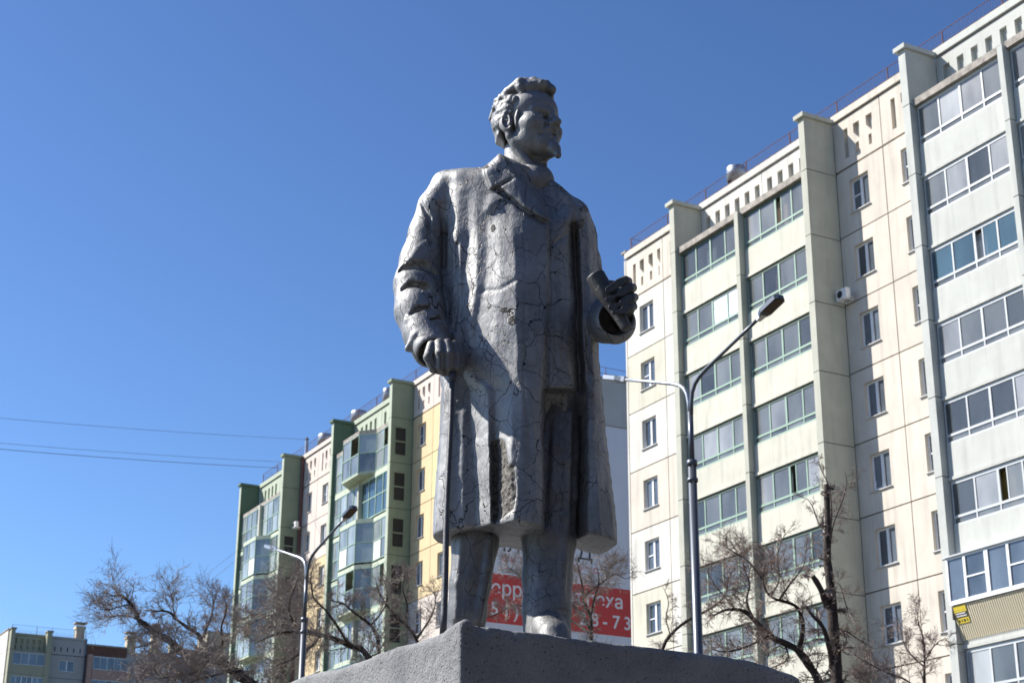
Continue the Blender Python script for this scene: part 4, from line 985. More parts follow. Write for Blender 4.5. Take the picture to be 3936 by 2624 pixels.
# ------------------------------------------------------------------ voxel sculpting
import openvdb
PXM = .0019
class Vol:
    def __init__(s, lo, hi, h):
        s.lo = np.array(lo, float); s.h = h; s.n = [int(math.ceil((b - a) / h)) for a, b in zip(lo, hi)]
        s.d = np.full(s.n, .5, np.float32)
        s.ax = [(s.lo[i] + np.arange(s.n[i]) * h).astype(np.float32) for i in range(3)]
    def sub(s, lo, hi):
        sl = []
        for i in range(3):
            a = max(0, int((lo[i] - s.lo[i]) / s.h) - 1); b = min(s.n[i], int((hi[i] - s.lo[i]) / s.h) + 2)
            if b <= a: return None
            sl.append(slice(a, b))
        return tuple(sl)
    def grid(s, sl):
        return s.ax[0][sl[0]][:, None, None], s.ax[1][sl[1]][None, :, None], s.ax[2][sl[2]][None, None, :]
    def op(s, fn, lo, hi, k=.01, cut=False, pad=.05):
        sl = s.sub(np.array(lo) - pad, np.array(hi) + pad)
        if sl is None: return
        X, Y, Z = s.grid(sl); n = fn(X, Y, Z).astype(np.float32); a = s.d[sl]
        if cut: s.d[sl] = smax(a, -n, k)
        else: s.d[sl] = smin(a, n, k)
    def cone(s, p, q, r0, r1, k=.01, cut=False, flat=None):
        p = np.array(p, float); q = np.array(q, float); r = max(r0, r1)
        def fn(X, Y, Z):
            d = q - p; L2 = float(d @ d) + 1e-12
            t = np.clip(((X - p[0]) * d[0] + (Y - p[1]) * d[1] + (Z - p[2]) * d[2]) / L2, 0, 1)
            r_ = r0 + (r1 - r0) * t
            return np.sqrt((X - p[0] - t * d[0]) ** 2 + (Y - p[1] - t * d[1]) ** 2 + (Z - p[2] - t * d[2]) ** 2) - r_
        s.op(fn, np.minimum(p, q) - r, np.maximum(p, q) + r, k, cut)
    def chain(s, pts, rs, k=.01, cut=False):
        for i in range(len(pts) - 1): s.cone(pts[i], pts[i + 1], rs[i], rs[i + 1], k if i == 0 else min(k, .02), cut)
    def ell(s, c, rad, k=.01, cut=False, rot=None):
        c = np.array(c, float); Rm = np.eye(3) if rot is None else np.array(rot); r = max(rad)
        def fn(X, Y, Z):
            x, y, z = X - c[0], Y - c[1], Z - c[2]
            q = [(Rm[i][0] * x + Rm[i][1] * y + Rm[i][2] * z) / rad[i] for i in range(3)]
            n1 = np.sqrt(q[0] ** 2 + q[1] ** 2 + q[2] ** 2) + 1e-6
            return (n1 - 1) * (n1 * min(rad) * .35 + min(rad) * .65) if False else (n1 - 1) * min(rad)
        s.op(fn, c - r, c + r, k, cut)
    def mesh(s, name, m, parent=None, attr=None):
        d = s.d; d = np.pad(d, 1, constant_values=.5)
        g = openvdb.FloatGrid(.5); g.copyFromArray(np.ascontiguousarray(d))
        pts, quads = g.convertToQuads(0.0)
        pts = (np.asarray(pts) - 1) * s.h + s.lo
        me = bpy.data.meshes.new(name); nv, nf = len(pts), len(quads)
        quads = np.asarray(quads)[:, ::-1]
        me.vertices.add(nv); me.vertices.foreach_set('co', pts.astype(np.float32).ravel())
        me.loops.add(nf * 4); me.loops.foreach_set('vertex_index', quads.astype(np.int32).ravel())
        me.polygons.add(nf); me.polygons.foreach_set('loop_start', np.arange(0, nf * 4, 4, dtype=np.int32))
        me.polygons.foreach_set('use_smooth', np.ones(nf, bool))
        me.update(calc_edges=True); me.validate(); me.materials.append(m)
        if attr is not None:
            a = me.attributes.new('bare', 'FLOAT', 'POINT'); a.data.foreach_set('value', attr(pts).astype(np.float32))
        o = link(name, me, parent)
        bm = bmesh.new(); bm.from_mesh(me)
        vol = bm.calc_volume(signed=True); bm.free()
        if vol < 0: me.flip_normals()
        return o
def smin(a, b, k):
    h = np.clip(.5 + .5 * (b - a) / k, 0, 1); return b * (1 - h) + a * h - k * h * (1 - h)
def smax(a, b, k): return -smin(-a, -b, k)
def topx(X, Y, Z):
    """world -> pixels of the 2352 px wide photograph"""
    x = X - CO[0]; y = Y - CO[1]; z = Z - CO[2]
    a = CR[0][0] * x + CR[0][1] * y + CR[0][2] * z; b = CR[1][0] * x + CR[1][1] * y + CR[1][2] * z; c = CR[2][0] * x + CR[2][1] * y + CR[2][2] * z
    return (1968 + F_SRC * a / c) / 1.67347, (1312 + F_SRC * b / c) / 1.67347
def blur(a, sg):
    r = int(sg * 3) + 1; k = np.exp(-.5 * (np.arange(-r, r + 1) / sg) ** 2); k /= k.sum()
    p = np.pad(a, ((r, r), (0, 0)), 'edge'); a = sum(k[i] * p[i:i + a.shape[0]] for i in range(2 * r + 1))
    p = np.pad(a, ((0, 0), (r, r)), 'edge'); return sum(k[i] * p[:, i:i + a.shape[1]] for i in range(2 * r + 1))
MX0, MY0, MW, MH = 880, 150, 620, 1330
def poly_mask(pts, sg=1.2):
    yy, xx = np.mgrid[0:MH, 0:MW]; xx = xx + MX0; yy = yy + MY0; ins = np.zeros((MH, MW), bool); n = len(pts)
    for i in range(n):
        x0, y0 = pts[i]; x1, y1 = pts[(i + 1) % n]
        if y0 == y1: continue
        c = ((y0 <= yy) & (yy < y1)) | ((y1 <= yy) & (yy < y0)); xi = x0 + (yy - y0) * (x1 - x0) / (y1 - y0); ins ^= c & (xx < xi)
    return blur(ins.astype(np.float32), sg)
def line_map(pts, wdt):
    """gaussian ridge along a polyline"""
    yy, xx = np.mgrid[0:MH, 0:MW].astype(np.float32); xx = xx + MX0; yy = yy + MY0; best = np.full((MH, MW), 1e9, np.float32)
    for (x0, y0), (x1, y1) in zip(pts[:-1], pts[1:]):
        dx, dy = x1 - x0, y1 - y0; t = np.clip(((xx - x0) * dx + (yy - y0) * dy) / (dx * dx + dy * dy), 0, 1)
        best = np.minimum(best, (xx - x0 - t * dx) ** 2 + (yy - y0 - t * dy) ** 2)
    return np.exp(-best / (2 * wdt * wdt))
def samp(m, px, py):
    x = np.clip(px - MX0, 0, MW - 1.01); y = np.clip(py - MY0, 0, MH - 1.01); xi = x.astype(np.int32); yi = y.astype(np.int32)
    fx = x - xi; fy = y - yi
    return (m[yi, xi] * (1 - fx) + m[yi, xi + 1] * fx) * (1 - fy) + (m[yi + 1, xi] * (1 - fx) + m[yi + 1, xi + 1] * fx) * fy

# paint of the statue: silver-grey, crazed, flaking to concrete
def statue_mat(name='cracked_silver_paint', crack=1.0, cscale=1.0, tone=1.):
    m = bpy.data.materials.new(name); m.use_nodes = True; n = m.node_tree.nodes; l = m.node_tree.links
    b = n['Principled BSDF']; g = n.new('ShaderNodeTexCoord'); pos = g.outputs['Object']
    def noise(sc_, det=4, vec=pos, rough=.55):
        q = n.new('ShaderNodeTexNoise'); q.inputs['Scale'].default_value = sc_; q.inputs['Detail'].default_value = det; q.inputs['Roughness'].default_value = rough; l.new(vec, q.inputs[0]); return q
    def mth(op, a, c=None, d=None):
        q = n.new('ShaderNodeMath'); q.operation = op
        for i, v in enumerate((a, c, d)):
            if v is None: continue
            if isinstance(v, (int, float)): q.inputs[i].default_value = v
            else: l.new(v, q.inputs[i])
        return q.outputs[0]
    def rng(v, a, b_, c=0., d=1.):
        q = n.new('ShaderNodeMapRange'); q.inputs[1].default_value = a; q.inputs[2].default_value = b_; q.inputs[3].default_value = c; q.inputs[4].default_value = d; l.new(v, q.inputs[0]); return q.outputs[0]
    # warped coordinates for irregular cracks
    nw = noise(7., 4); sub = n.new('ShaderNodeVectorMath'); sub.operation = 'MULTIPLY_ADD'; sub.inputs[1].default_value = (.11, .11, .11); l.new(nw.outputs['Color'], sub.inputs[0]); l.new(pos, sub.inputs[2])
    wv = sub.outputs[0]
    mp = n.new('ShaderNodeMapping'); mp.inputs['Scale'].default_value = (1, 1, .72); l.new(wv, mp.inputs[0])
    v1 = n.new('ShaderNodeTexVoronoi'); v1.feature = 'DISTANCE_TO_EDGE'; v1.inputs['Scale'].default_value = 9.5 * cscale; l.new(mp.outputs[0], v1.inputs['Vector'])
    v2 = n.new('ShaderNodeTexVoronoi'); v2.feature = 'DISTANCE_TO_EDGE'; v2.inputs['Scale'].default_value = 21 * cscale; l.new(mp.outputs[0], v2.inputs['Vector'])
    wid = noise(5, 3)
    c1 = rng(mth('DIVIDE', v1.outputs['Distance'], rng(wid.outputs[0], .3, .7, .004, .017)), .3, 1.1)
    dens = rng(noise(2.3, 2).outputs[0], .42, .6)
    c2 = mth('MAXIMUM', rng(v2.outputs['Distance'], .002, .016), dens)
    ck = mth('MULTIPLY', c1, c2)                      # 1 = intact, 0 = crack
    fade = rng(noise(1.7, 2).outputs[0], .30, .45, .25, 1.)
    ck = mth('SUBTRACT', 1., mth('MULTIPLY', mth('MULTIPLY', mth('SUBTRACT', 1., ck), fade), crack))
    # paint colour
    big = noise(3.2, 6); sm = noise(45, 5)
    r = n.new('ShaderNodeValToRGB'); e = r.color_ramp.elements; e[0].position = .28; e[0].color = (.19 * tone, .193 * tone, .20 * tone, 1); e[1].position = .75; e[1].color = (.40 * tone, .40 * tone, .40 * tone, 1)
    l.new(big.outputs[0], r.inputs[0])
    mu = n.new('ShaderNodeMixRGB'); mu.blend_type = 'MULTIPLY'; mu.inputs[0].default_value = .6
    l.new(r.outputs[0], mu.inputs[1]); l.new(rng(sm.outputs[0], .3, .7, .78, 1.15), mu.inputs[2])
    # dark runs of dirt
    mp2 = n.new('ShaderNodeMapping'); mp2.inputs['Scale'].default_value = (9, 9, 1.3); l.new(pos, mp2.inputs[0])
    st = noise(1.4, 5, mp2.outputs[0]); 
    mu2 = n.new('ShaderNodeMixRGB'); mu2.blend_type = 'MULTIPLY'; mu2.inputs[0].default_value = .8; l.new(mu.outputs[0], mu2.inputs[1]); l.new(rng(st.outputs[0], .5, .72, 1., .72), mu2.inputs[2])
    # flaked spots to reddish primer and concrete
    fl = rng(noise(11, 7, wv, .68).outputs[0], .685, .70)
    flc = n.new('ShaderNodeMixRGB'); flc.inputs[2].default_value = (.20, .135, .12, 1); l.new(mth('MULTIPLY', fl, .8), flc.inputs[0]); l.new(mu2.outputs[0], flc.inputs[1])
    crk = n.new('ShaderNodeMixRGB'); crk.inputs[1].default_value = (.028, .026, .027, 1); l.new(ck, crk.inputs[0]); l.new(flc.outputs[0], crk.inputs[2])
    # bare concrete where the attribute says a piece has broken away
    at = n.new('ShaderNodeAttribute'); at.attribute_name = 'bare'
    bn = noise(60, 6); br = n.new('ShaderNodeValToRGB'); be = br.color_ramp.elements; be[0].position = .35; be[0].color = (.06, .055, .05, 1); be[1].position = .7; be[1].color = (.30, .285, .26, 1); l.new(bn.outputs[0], br.inputs[0])
    bm_ = rng(mth('ADD', at.outputs['Fac'], mth('MULTIPLY', sm.outputs[0], .3)), .58, .68)
    fin = n.new('ShaderNodeMixRGB'); l.new(bm_, fin.inputs[0]); l.new(crk.outputs[0], fin.inputs[1]); l.new(br.outputs[0], fin.inputs[2])
    l.new(fin.outputs[0], b.inputs['Base Color'])
    paint = mth('MULTIPLY', mth('SUBTRACT', 1., fl), mth('SUBTRACT', 1., bm_))
    l.new(mth('MULTIPLY', paint, .62), b.inputs['Metallic'])
    l.new(mth('ADD', mth('MULTIPLY', paint, -.34), rng(sm.outputs[0], .3, .7, .88, .97)), b.inputs['Roughness'])
    # relief: cracks, brush marks, flakes
    br2 = n.new('ShaderNodeMapping'); br2.inputs['Scale'].default_value = (70, 70, 14); l.new(wv, br2.inputs[0]); bs = noise(1., 3, br2.outputs[0])
    hgt = mth('ADD', mth('MULTIPLY', ck, 1.0), mth('MULTIPLY', sm.outputs[0], .4))
    hgt = mth('ADD', hgt, mth('MULTIPLY', bs.outputs[0], .55)); hgt = mth('SUBTRACT', hgt, mth('MULTIPLY', fl, .8))
    hgt = mth('ADD', hgt, mth('MULTIPLY', noise(16, 5).outputs[0], .45))
    hgt = mth('ADD', hgt, mth('MULTIPLY', mth('MULTIPLY', bn.outputs[0], bm_), 4.))
    bu = n.new('ShaderNodeBump'); bu.inputs['Strength'].default_value = 1.; bu.inputs['Distance'].default_value = .0026; l.new(hgt, bu.inputs['Height']); l.new(bu.outputs[0], b.inputs['Normal'])
    return m
SM = statue_mat(); SMH = statue_mat('silver_paint_skin', .22, 1.3, .86); SMD = statue_mat('deep_shade_silver_paint', .25, 1.2, .36); SMT = statue_mat('half_shade_silver_paint', .7, 1.0, .66)  # lower tones put shade into the paint of hands, roll, trousers, shoes
M['cane'] = mat('dull_dark_metal_paint', (.075, .078, .085), .55, metal=.3, var=.25, scale=20, bump=.12, bscale=60)

STA = empty('statue', (.05, 6.95, ZP))
tag(STA, 'cracked silver-grey statue of a goateed man in an overcoat holding cane and paper roll', 'statue')
def adopt(o, par=None):
    par = par or STA; o.parent = par
    if par is STA: o.matrix_parent_inverse = Matrix.Translation(-Vector(STA.location))
    else: o.matrix_parent_inverse = par.matrix_world.inverted() if False else Matrix.Identity(4)
    return o

# ---- overcoat: control profiles across the front, row by row (photo px, depth in cm towards the viewer)
ROWS = {
 385: [(1000,-2),(1022,3),(1045,7),(1056,8),(1075,9),(1095,10.5),(1115,12),(1148,13.5),(1180,15),(1205,15.5),(1225,14),(1240,12),(1256,11),(1275,10.5),(1292,9),(1305,8),(1318,7),(1330,5),(1342,1),(1350,-6)],
 430: [(990,-2),(1020,2),(1046,7),(1057,8),(1075,9.3),(1095,11),(1115,12.3),(1150,14.3),(1180,16),(1200,16.5),(1222,14.5),(1240,13),(1258,12.5),(1278,12),(1298,12),(1312,11),(1325,9.5),(1338,7),(1350,1),(1358,-6)],
 500: [(985,-2),(1018,1),(1045,6.5),(1050,7.5),(1075,9),(1093,11.2),(1114,12.6),(1148,15.5),(1182,18),(1206,19),(1250,19),(1262,16.5),(1285,15),(1305,12.5),(1318,9.5),(1328,10.5),(1338,10),(1348,7),(1357,1),(1364,-6)],
 540: [(983,-2),(1018,0),(1039,5),(1047,7.8),(1078,9),(1094,12),(1116,13.2),(1146,17),(1178,20),(1206,20.5),(1256,19.5),(1261,17),(1285,15.5),(1308,12.5),(1321,7),(1332,11),(1345,9.5),(1355,7),(1365,2),(1373,-6)],
 650: [(980,-2),(1016,-1),(1038,4),(1047,8),(1066,8.8),(1094,14.2),(1116,15.2),(1150,19.5),(1187,22.8),(1206,22.5),(1257,20.5),(1261,18),(1285,16.5),(1308,13),(1323,5.5),(1336,11),(1346,8.5),(1356,9.5),(1370,3),(1380,-6)],
 750: [(980,-2),(1014,-1),(1032,3.5),(1043,7.2),(1058,8.2),(1080,13),(1094,13.6),(1140,19.5),(1188,23.8),(1207,23.2),(1255,21.5),(1259,19),(1285,17.5),(1310,13.5),(1325,5),(1340,11),(1348,8),(1357,9.5),(1366,3),(1374,-6)],
 850: [(1006,-3),(1018,2),(1027,4.5),(1040,6.8),(1058,7.6),(1078,10.5),(1095,13),(1142,19),(1189,24),(1210,23.6),(1248,22),(1252,19),(1285,18),(1312,14.5),(1326,5),(1342,11),(1352,8.5),(1362,9.5),(1372,3),(1380,-6)],
 892: [(1013,-4),(1016,2),(1021,4.5),(1035,6.8),(1078,8.6),(1119,16.5),(1138,16.8),(1174,22),(1200,24.2),(1225,24),(1246,22),(1250,19),(1285,18),(1314,15.5),(1328,4.5),(1342,9),(1354,11),(1366,9.5),(1378,3),(1385,-6)],
 903: [(1012,-4),(1015,2),(1020,4.5),(1034,6.8),(1080,8.8),(1120,16.6),(1138,16.9),(1174,22.2),(1200,24.3),(1225,24),(1246,22),(1250,12),(1280,10.5),(1302,10),(1324,4),(1340,8.5),(1354,11),(1366,9.8),(1379,3),(1386,-6)],
 1000:[(1008,-4),(1011,2),(1014,4),(1031,7.5),(1086,9.2),(1123,17.2),(1135,15.3),(1174,24),(1200,25.2),(1225,24.6),(1247,22),(1251,4),(1276,3.5),(1299,7.5),(1319,-3),(1335,3),(1352,12),(1368,12),(1387,4),(1394,-6)],
 1100:[(1000,-4),(1003,2),(1007,4),(1025,8.5),(1092,10.2),(1125,18.4),(1137,16.5),(1175,25.6),(1200,26.4),(1225,25.6),(1247,22.5),(1251,2.5),(1273,1),(1296,6.5),(1316,-4),(1334,3),(1352,13),(1374,13.5),(1399,4),(1406,-6)],
 1180:[(994,-4),(997,2),(1001,4.5),(1020,9.2),(1096,10.8),(1127,19.2),(1139,17.3),(1179,27),(1205,27.4),(1228,26.5),(1247,23.2),(1250,1),(1270,0),(1291,5.5),(1311,-5),(1330,3),(1351,14),(1380,15),(1409,5),(1416,-6)],
 1270:[(990,-4),(993,2),(997,4.5),(1017,9.8),(1098,11.2),(1128,19.6),(1140,17.7),(1182,27.5),(1207,28),(1229,27),(1248,23.4),(1250,0),(1268,-1),(1287,4),(1306,-5),(1326,3),(1350,14.5),(1384,16),(1414,5),(1422,-6)],
}
ry = np.array(sorted(ROWS)); RX = np.array([[p[0] for p in ROWS[r]] for r in ry], float); RH = np.array([[p[1] for p in ROWS[r]] for r in ry], float)
HM = np.zeros((MH, MW), np.float32); XL = np.zeros(MH, np.float32); XR = np.zeros(MH, np.float32); xs_ = np.arange(MW) + MX0
for j in range(MH):
    y = min(max(j + MY0, ry[0]), ry[-1])
    cx = [np.interp(y, ry, RX[:, i]) for i in range(20)]; ch = [np.interp(y, ry, RH[:, i]) for i in range(20)]
    HM[j] = np.interp(xs_, cx, ch); XL[j] = cx[0]; XR[j] = cx[-1]
HM = blur(HM, 2.0)
# irregular edges of the folds
HM = np.maximum(HM, -2.4) + noise2((MH, MW), 55, 3, 3) * .14 + noise2((MH, MW), 8, 4, 2) * .04
wob = noise2((MH, MW), 60, 9, 3) * 2.2                         # lateral wobble so that ridges are not ruled lines
# collar, lapels
HM += 2.3 * poly_mask([(1150,352),(1128,366),(1111,380),(1118,408),(1127,435),(1152,425),(1176,412),(1182,398),(1158,360)], 1.6)
HM += 2.5 * poly_mask([(1181,398),(1176,413),(1148,428),(1152,436),(1200,476),(1232,496),(1256,507),(1258,500),(1245,470),(1228,447)], 1.4)
HM -= 1.5 * line_map([(1155,441),(1200,479),(1232,500),(1254,512)], 4.5)
HM -= .5 * line_map([(1128,434),(1150,427),(1180,408)], 1.8)
HM -= 3.0 * poly_mask([(1185,385),(1232,445),(1262,505),(1290,500),(1300,470),(1285,430),(1250,395)], 7)
HM += 1.3 * poly_mask([(1250,396),(1275,415),(1310,452),(1340,486),(1334,520),(1312,540),(1290,500),(1268,450)], 2.5)
HM -= .8 * line_map([(1260,566),(1290,548),(1312,530)], 2.2)                 # inner jacket lapel
HM -= .45 * line_map([(1206,560),(1207,700),(1207,830)], 1.4)
HM -= 1.1 * line_map([(1261,508),(1262,620),(1262,760),(1256,895)], 2.2)
HM -= 4.0 * line_map([(1316,520),(1326,650),(1330,760),(1333,895)], 6)
HM -= .5 * line_map([(1204,833),(1206,905),(1210,960)], 1.3)
HM -= 1.6 * line_map([(1050,560),(1048,700),(1044,760)], 3)
for pts, a, wd_ in (([(1062,430),(1100,455),(1140,470)], .5, 6), ([(1270,600),(1275,700),(1282,860)], -.5, 3), ([(1300,560),(1302,700),(1305,880)], .6, 4),
                    ([(1350,520),(1352,640),(1356,780),(1360,900)], .8, 3.5), ([(1215,960),(1222,1100),(1226,1200)], -.5, 2.5),
                    ([(1120,480),(1135,455),(1165,450)], .7, 8), ([(1190,640),(1150,665),(1110,668)], -.35, 3), ([(1066,950),(1062,1080),(1068,1200)], .7, 6),
                    ([(1330,960),(1328,1100),(1322,1240)], -1.3, 3), ([(1270,930),(1262,1050),(1256,1200)], -1.2, 4), ([(1368,1000),(1378,1120),(1390,1230)], -.7, 3)):
    HM += a * line_map(pts, wd_)
# the broken-away piece low on the front skirt
chip = poly_mask([(1143,1008),(1160,1012),(1166,1062),(1181,1068),(1186,1130),(1180,1168),(1150,1192),(1132,1200),(1128,1150),(1133,1030)], 1.6)
rough = noise2((MH, MW), 7, 12, 3)
HM += chip * (-1.0 + .55 * rough) - 2.4 * poly_mask([(1128,1020),(1142,1010),(1146,1060),(1143,1190),(1130,1198),(1126,1120)], 2.)
HM += .35 * poly_mask([(1112,1048),(1128,1035),(1129,1175),(1110,1120)], 2.)
CX_T = [1015, 1060, 1110, 1128, 1147, 1190, 1246, 1258, 1290, 1330, 1348, 1360]
CY_T = [392, 386, 384, 370, 352, 372, 396, 404, 428, 464, 482, 505]
HEM_X = [985, 1005, 1095, 1130, 1185, 1247, 1262, 1310, 1335, 1380, 1425]
HEM_Z = [P(995,1222,6.97)[2], P(1010,1224,6.93)[2], P(1095,1212,6.90)[2], P(1135,1208,6.84)[2], P(1185,1200,6.75)[2], P(1246,1213,6.78)[2], P(1262,1225,6.93)[2], P(1310,1228,7.0)[2], P(1335,1234,6.94)[2], P(1380,1232,6.86)[2], P(1420,1236,6.95)[2]]
VC = Vol((-.62, 6.60, 3.18), (.56, 7.34, 5.25), .0062)
def coat(X, Y, Z):
    px, py = topx(X, Y, Z); px = px.astype(np.float32); py = py.astype(np.float32)
    w_ = samp(wob, px, py); j = np.clip(py - MY0, 0, MH - 1).astype(np.int32)
    xl = XL[j]; xr = XR[j]; edge = np.clip(np.minimum(px - xl, xr - px) / 14, 0, 1)
    h = samp(HM, px + w_ * edge, py) * .01
    u = np.clip((px - (xl + xr) / 2) / ((xr - xl) / 2), -1, 1)
    back = .03 + .20 * np.sqrt(np.clip(1 - u ** 4, 0, 1)) + .018 * np.cos(u * 16) * (py > 800)
    d = np.maximum(7.0 - h - Y, Y - 7.0 - back)
    d = smax(d, np.maximum(xl - px, px - xr) * PXM, .012)
    top = np.interp(px, CX_T, CY_T); d = smax(d, (top - py) * PXM, .045)
    zh = np.interp(px, HEM_X, HEM_Z) + samp(wob, px * .5 + 500, px * .2 + 400) * .0012
    d = smax(d, zh - Z, .012)
    return d * .75
VC.op(coat, (-.5, 6.6, 3.18), (.56, 7.34, 5.25), .0005)
# hollow under the skirt
VC.ell(P(1195, 1270, 7.04), (.13, .10, .06), .02, cut=True)
def sleeve(V, pts, rad, k):
    c = [P(*p) for p in pts]; V.chain(c, [r * PXM for r in rad], k); return c
# right arm (to the left of the picture)
ARM = [(1026,432,7.04),(1002,478,7.05),(987,538,7.06),(972,600,7.06),(963,655,7.05),(965,715,7.0),(977,765,6.95),(990,800,6.90)]
ARAD = [38, 45, 51, 56, 61, 60, 52, 46]
sleeve(VC, ARM, ARAD, .022)
def arm_surf(px, py, out=0.):
    ys = [a[1] for a in ARM]; cx = np.interp(py, ys, [a[0] for a in ARM]); cy = np.interp(py, ys, [a[2] for a in ARM]); r = np.interp(py, ys, ARAD)
    dx = min(abs(px - cx), r * .97); return P(px, py, cy - math.sqrt(r * r - dx * dx) * PXM - out * PXM)
def crease(pts, r, out, k, cut):
    VC.chain([arm_surf(x, y, out) for x, y in pts], [q * PXM for q in r], k, cut)
crease([(921,622),(945,610),(975,612),(1002,632)], [7, 13, 14, 8], 3, .012, True)
crease([(927,665),(948,655),(975,662),(998,682)], [6, 11, 12, 7], 3, .012, True)
crease([(944,722),(960,712),(984,708)], [4, 9, 6], 3, .010, True)
crease([(968,748),(990,738),(1012,732)], [3, 7, 7], 3, .008, True)
crease([(918,640),(938,637),(962,638)], [9, 11, 8], -6, .014, False)
crease([(924,690),(945,688),(968,684),(984,682)], [10, 11, 9, 5], -6, .014, False)
crease([(938,736),(960,731),(980,724)], [9, 10, 6], -6, .012, False)
crease([(945,600),(962,575),(985,556)], [8, 8, 6], -4, .015, False)
crease([(938,800),(955,772),(985,757),(1018,748)], [9, 11, 12, 10], -5, .010, False)
crease([(915,560),(935,545)], [5, 6], 0, .012, True)
crease([(950,430),(985,500),(990,560)], [3, 4, 4], 0, .012, True)
crease([(1012,470),(1022,540),(1020,610)], [4, 6, 6], 1, .015, True)
VC.chain([P(996, 812, 6.86), P(1012, 850, 6.78)], [35 * PXM, 40 * PXM], .008, True)       # cuff opening
# left arm
LARM = [(1318,492,7.08),(1327,540,7.10),(1340,600,7.12),(1352,660,7.12),(1368,712,7.09)]
sleeve(VC, LARM, [36, 39, 41, 43, 44], .03)
VC.chain([P(1372,720,7.09), P(1392,742,6.93), P(1412,742,6.79)], [43 * PXM, 46 * PXM, 49 * PXM], .02)
VC.chain([P(1413,732,6.80), P(1419,728,6.68)], [37 * PXM, 42 * PXM], .008, True)
for pts, r in (([(1352,575,7.06),(1362,600,7.06),(1380,625,7.08)], 7), ([(1345,520,7.03),(1360,545,7.05)], 5), ([(1380,770,6.95),(1400,765,6.86)], 5)):
    VC.chain([P(*q) for q in pts], [r * PXM] * len(pts), .012, True)
def bare(pts):
    px, py = topx(pts[:, 0], pts[:, 1], pts[:, 2]); f = samp(chip, px, py) * (pts[:, 1] < 7.0)
    for cx_, cy_, rx, ry_ in ((1176, 735, 14, 16), (1160, 712, 16, 9), (1132, 524, 8, 12), (1335, 512, 10, 16), (1040, 384, 30, 7), (1110, 382, 16, 8), (1300, 428, 26, 10), (1345, 480, 20, 10)):
        f = np.maximum(f, .62 * np.exp(-(((px - cx_) / rx) ** 2 + ((py - cy_) / ry_) ** 2) ** 2))
    return f
ctm = adopt(VC.mesh('overcoat', SM, None, bare))
del VC

# ---- trousers and shoes
VL = Vol((-.36, 6.42, 2.74), (.46, 7.25, 4.15), .0068)
VL.chain([P(1100,1160,7.04), P(1091,1250,7.04), P(1080,1340,7.03), P(1072,1410,7.02), P(1068,1478,7.01)], [56 * PXM, 52 * PXM, 46 * PXM, 43 * PXM, 42 * PXM], .02)
VL.chain([P(1285,850,7.06), P(1272,1040,7.01), P(1266,1140,7.0), P(1261,1240,6.99), P(1257,1330,6.97), P(1256,1400,6.94), P(1257,1470,6.91)], [60 * PXM, 62 * PXM, 62 * PXM, 60 * PXM, 55 * PXM, 53 * PXM, 53 * PXM], .02)
VL.chain([P(1306,950,6.93), P(1302,1060,6.905), P(1300,1190,6.90)], [9 * PXM] * 3, .02)
VL.chain([P(1262,960,6.90), P(1256,1080,6.89), P(1250,1200,6.875)], [5 * PXM] * 3, .02, True)
VL.chain([P(1325,980,6.93), P(1320,1100,6.93), P(1316,1220,6.93)], [7 * PXM] * 3, .02, True)
# pressed creases
VL.chain([P(1300,1190,6.90), P(1293,1290,6.885), P(1287,1390,6.87)], [9 * PXM] * 3, .02)
VL.chain([P(1062,1240,6.96), P(1052,1340,6.96), P(1048,1420,6.95)], [7 * PXM] * 3, .02)
VL.chain([P(1125,1235,6.955), P(1120,1300,6.96), P(1098,1420,6.95)], [10 * PXM] * 3, .02)
VL.chain([P(1222,1260,6.87), P(1222,1350,6.86)], [6 * PXM] * 2, .015, True)
VL.chain([P(1240,1240,6.86), P(1232,1300,6.85), P(1228,1370,6.83)], [5 * PXM] * 3, .02, True)
VL.chain([P(1232,1392,6.87), P(1256,1402,6.855), P(1286,1420,6.865)], [4 * PXM] * 3, .015, True)
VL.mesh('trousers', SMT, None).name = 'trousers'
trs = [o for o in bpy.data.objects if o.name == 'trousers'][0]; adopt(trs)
VS = Vol((-.3, 6.3, 2.72), (.45, 7.2, 3.15), .006)
zs_ = ZP + .055
for (hx, hy, tx, ty) in ((-.19, 7.08, -.17, 6.98), (.145, 6.95, .178, 6.78)):
    VS.cone((hx, hy, zs_ + .02), (tx, ty, zs_), .075, .068, .02)
    VS.cone((hx, hy - .02, zs_ + .08), ((hx + tx) / 2, (hy + ty) / 2, zs_ + .05), .085, .075, .03)
    VS.cone((hx + .01, hy, ZP + .012), (tx, ty - .005, ZP + .012), .085, .08, .01)
def floor_cut(X, Y, Z): return np.broadcast_to(Z - ZP, (X.shape[0], Y.shape[1], Z.shape[2]))
VS.op(lambda X, Y, Z: floor_cut(X, Y, Z), (-.4, 6.2, 2.6), (.5, 7.3, 3.3), .002, True)
sh_ = adopt(VS.mesh('shoes', SMT))

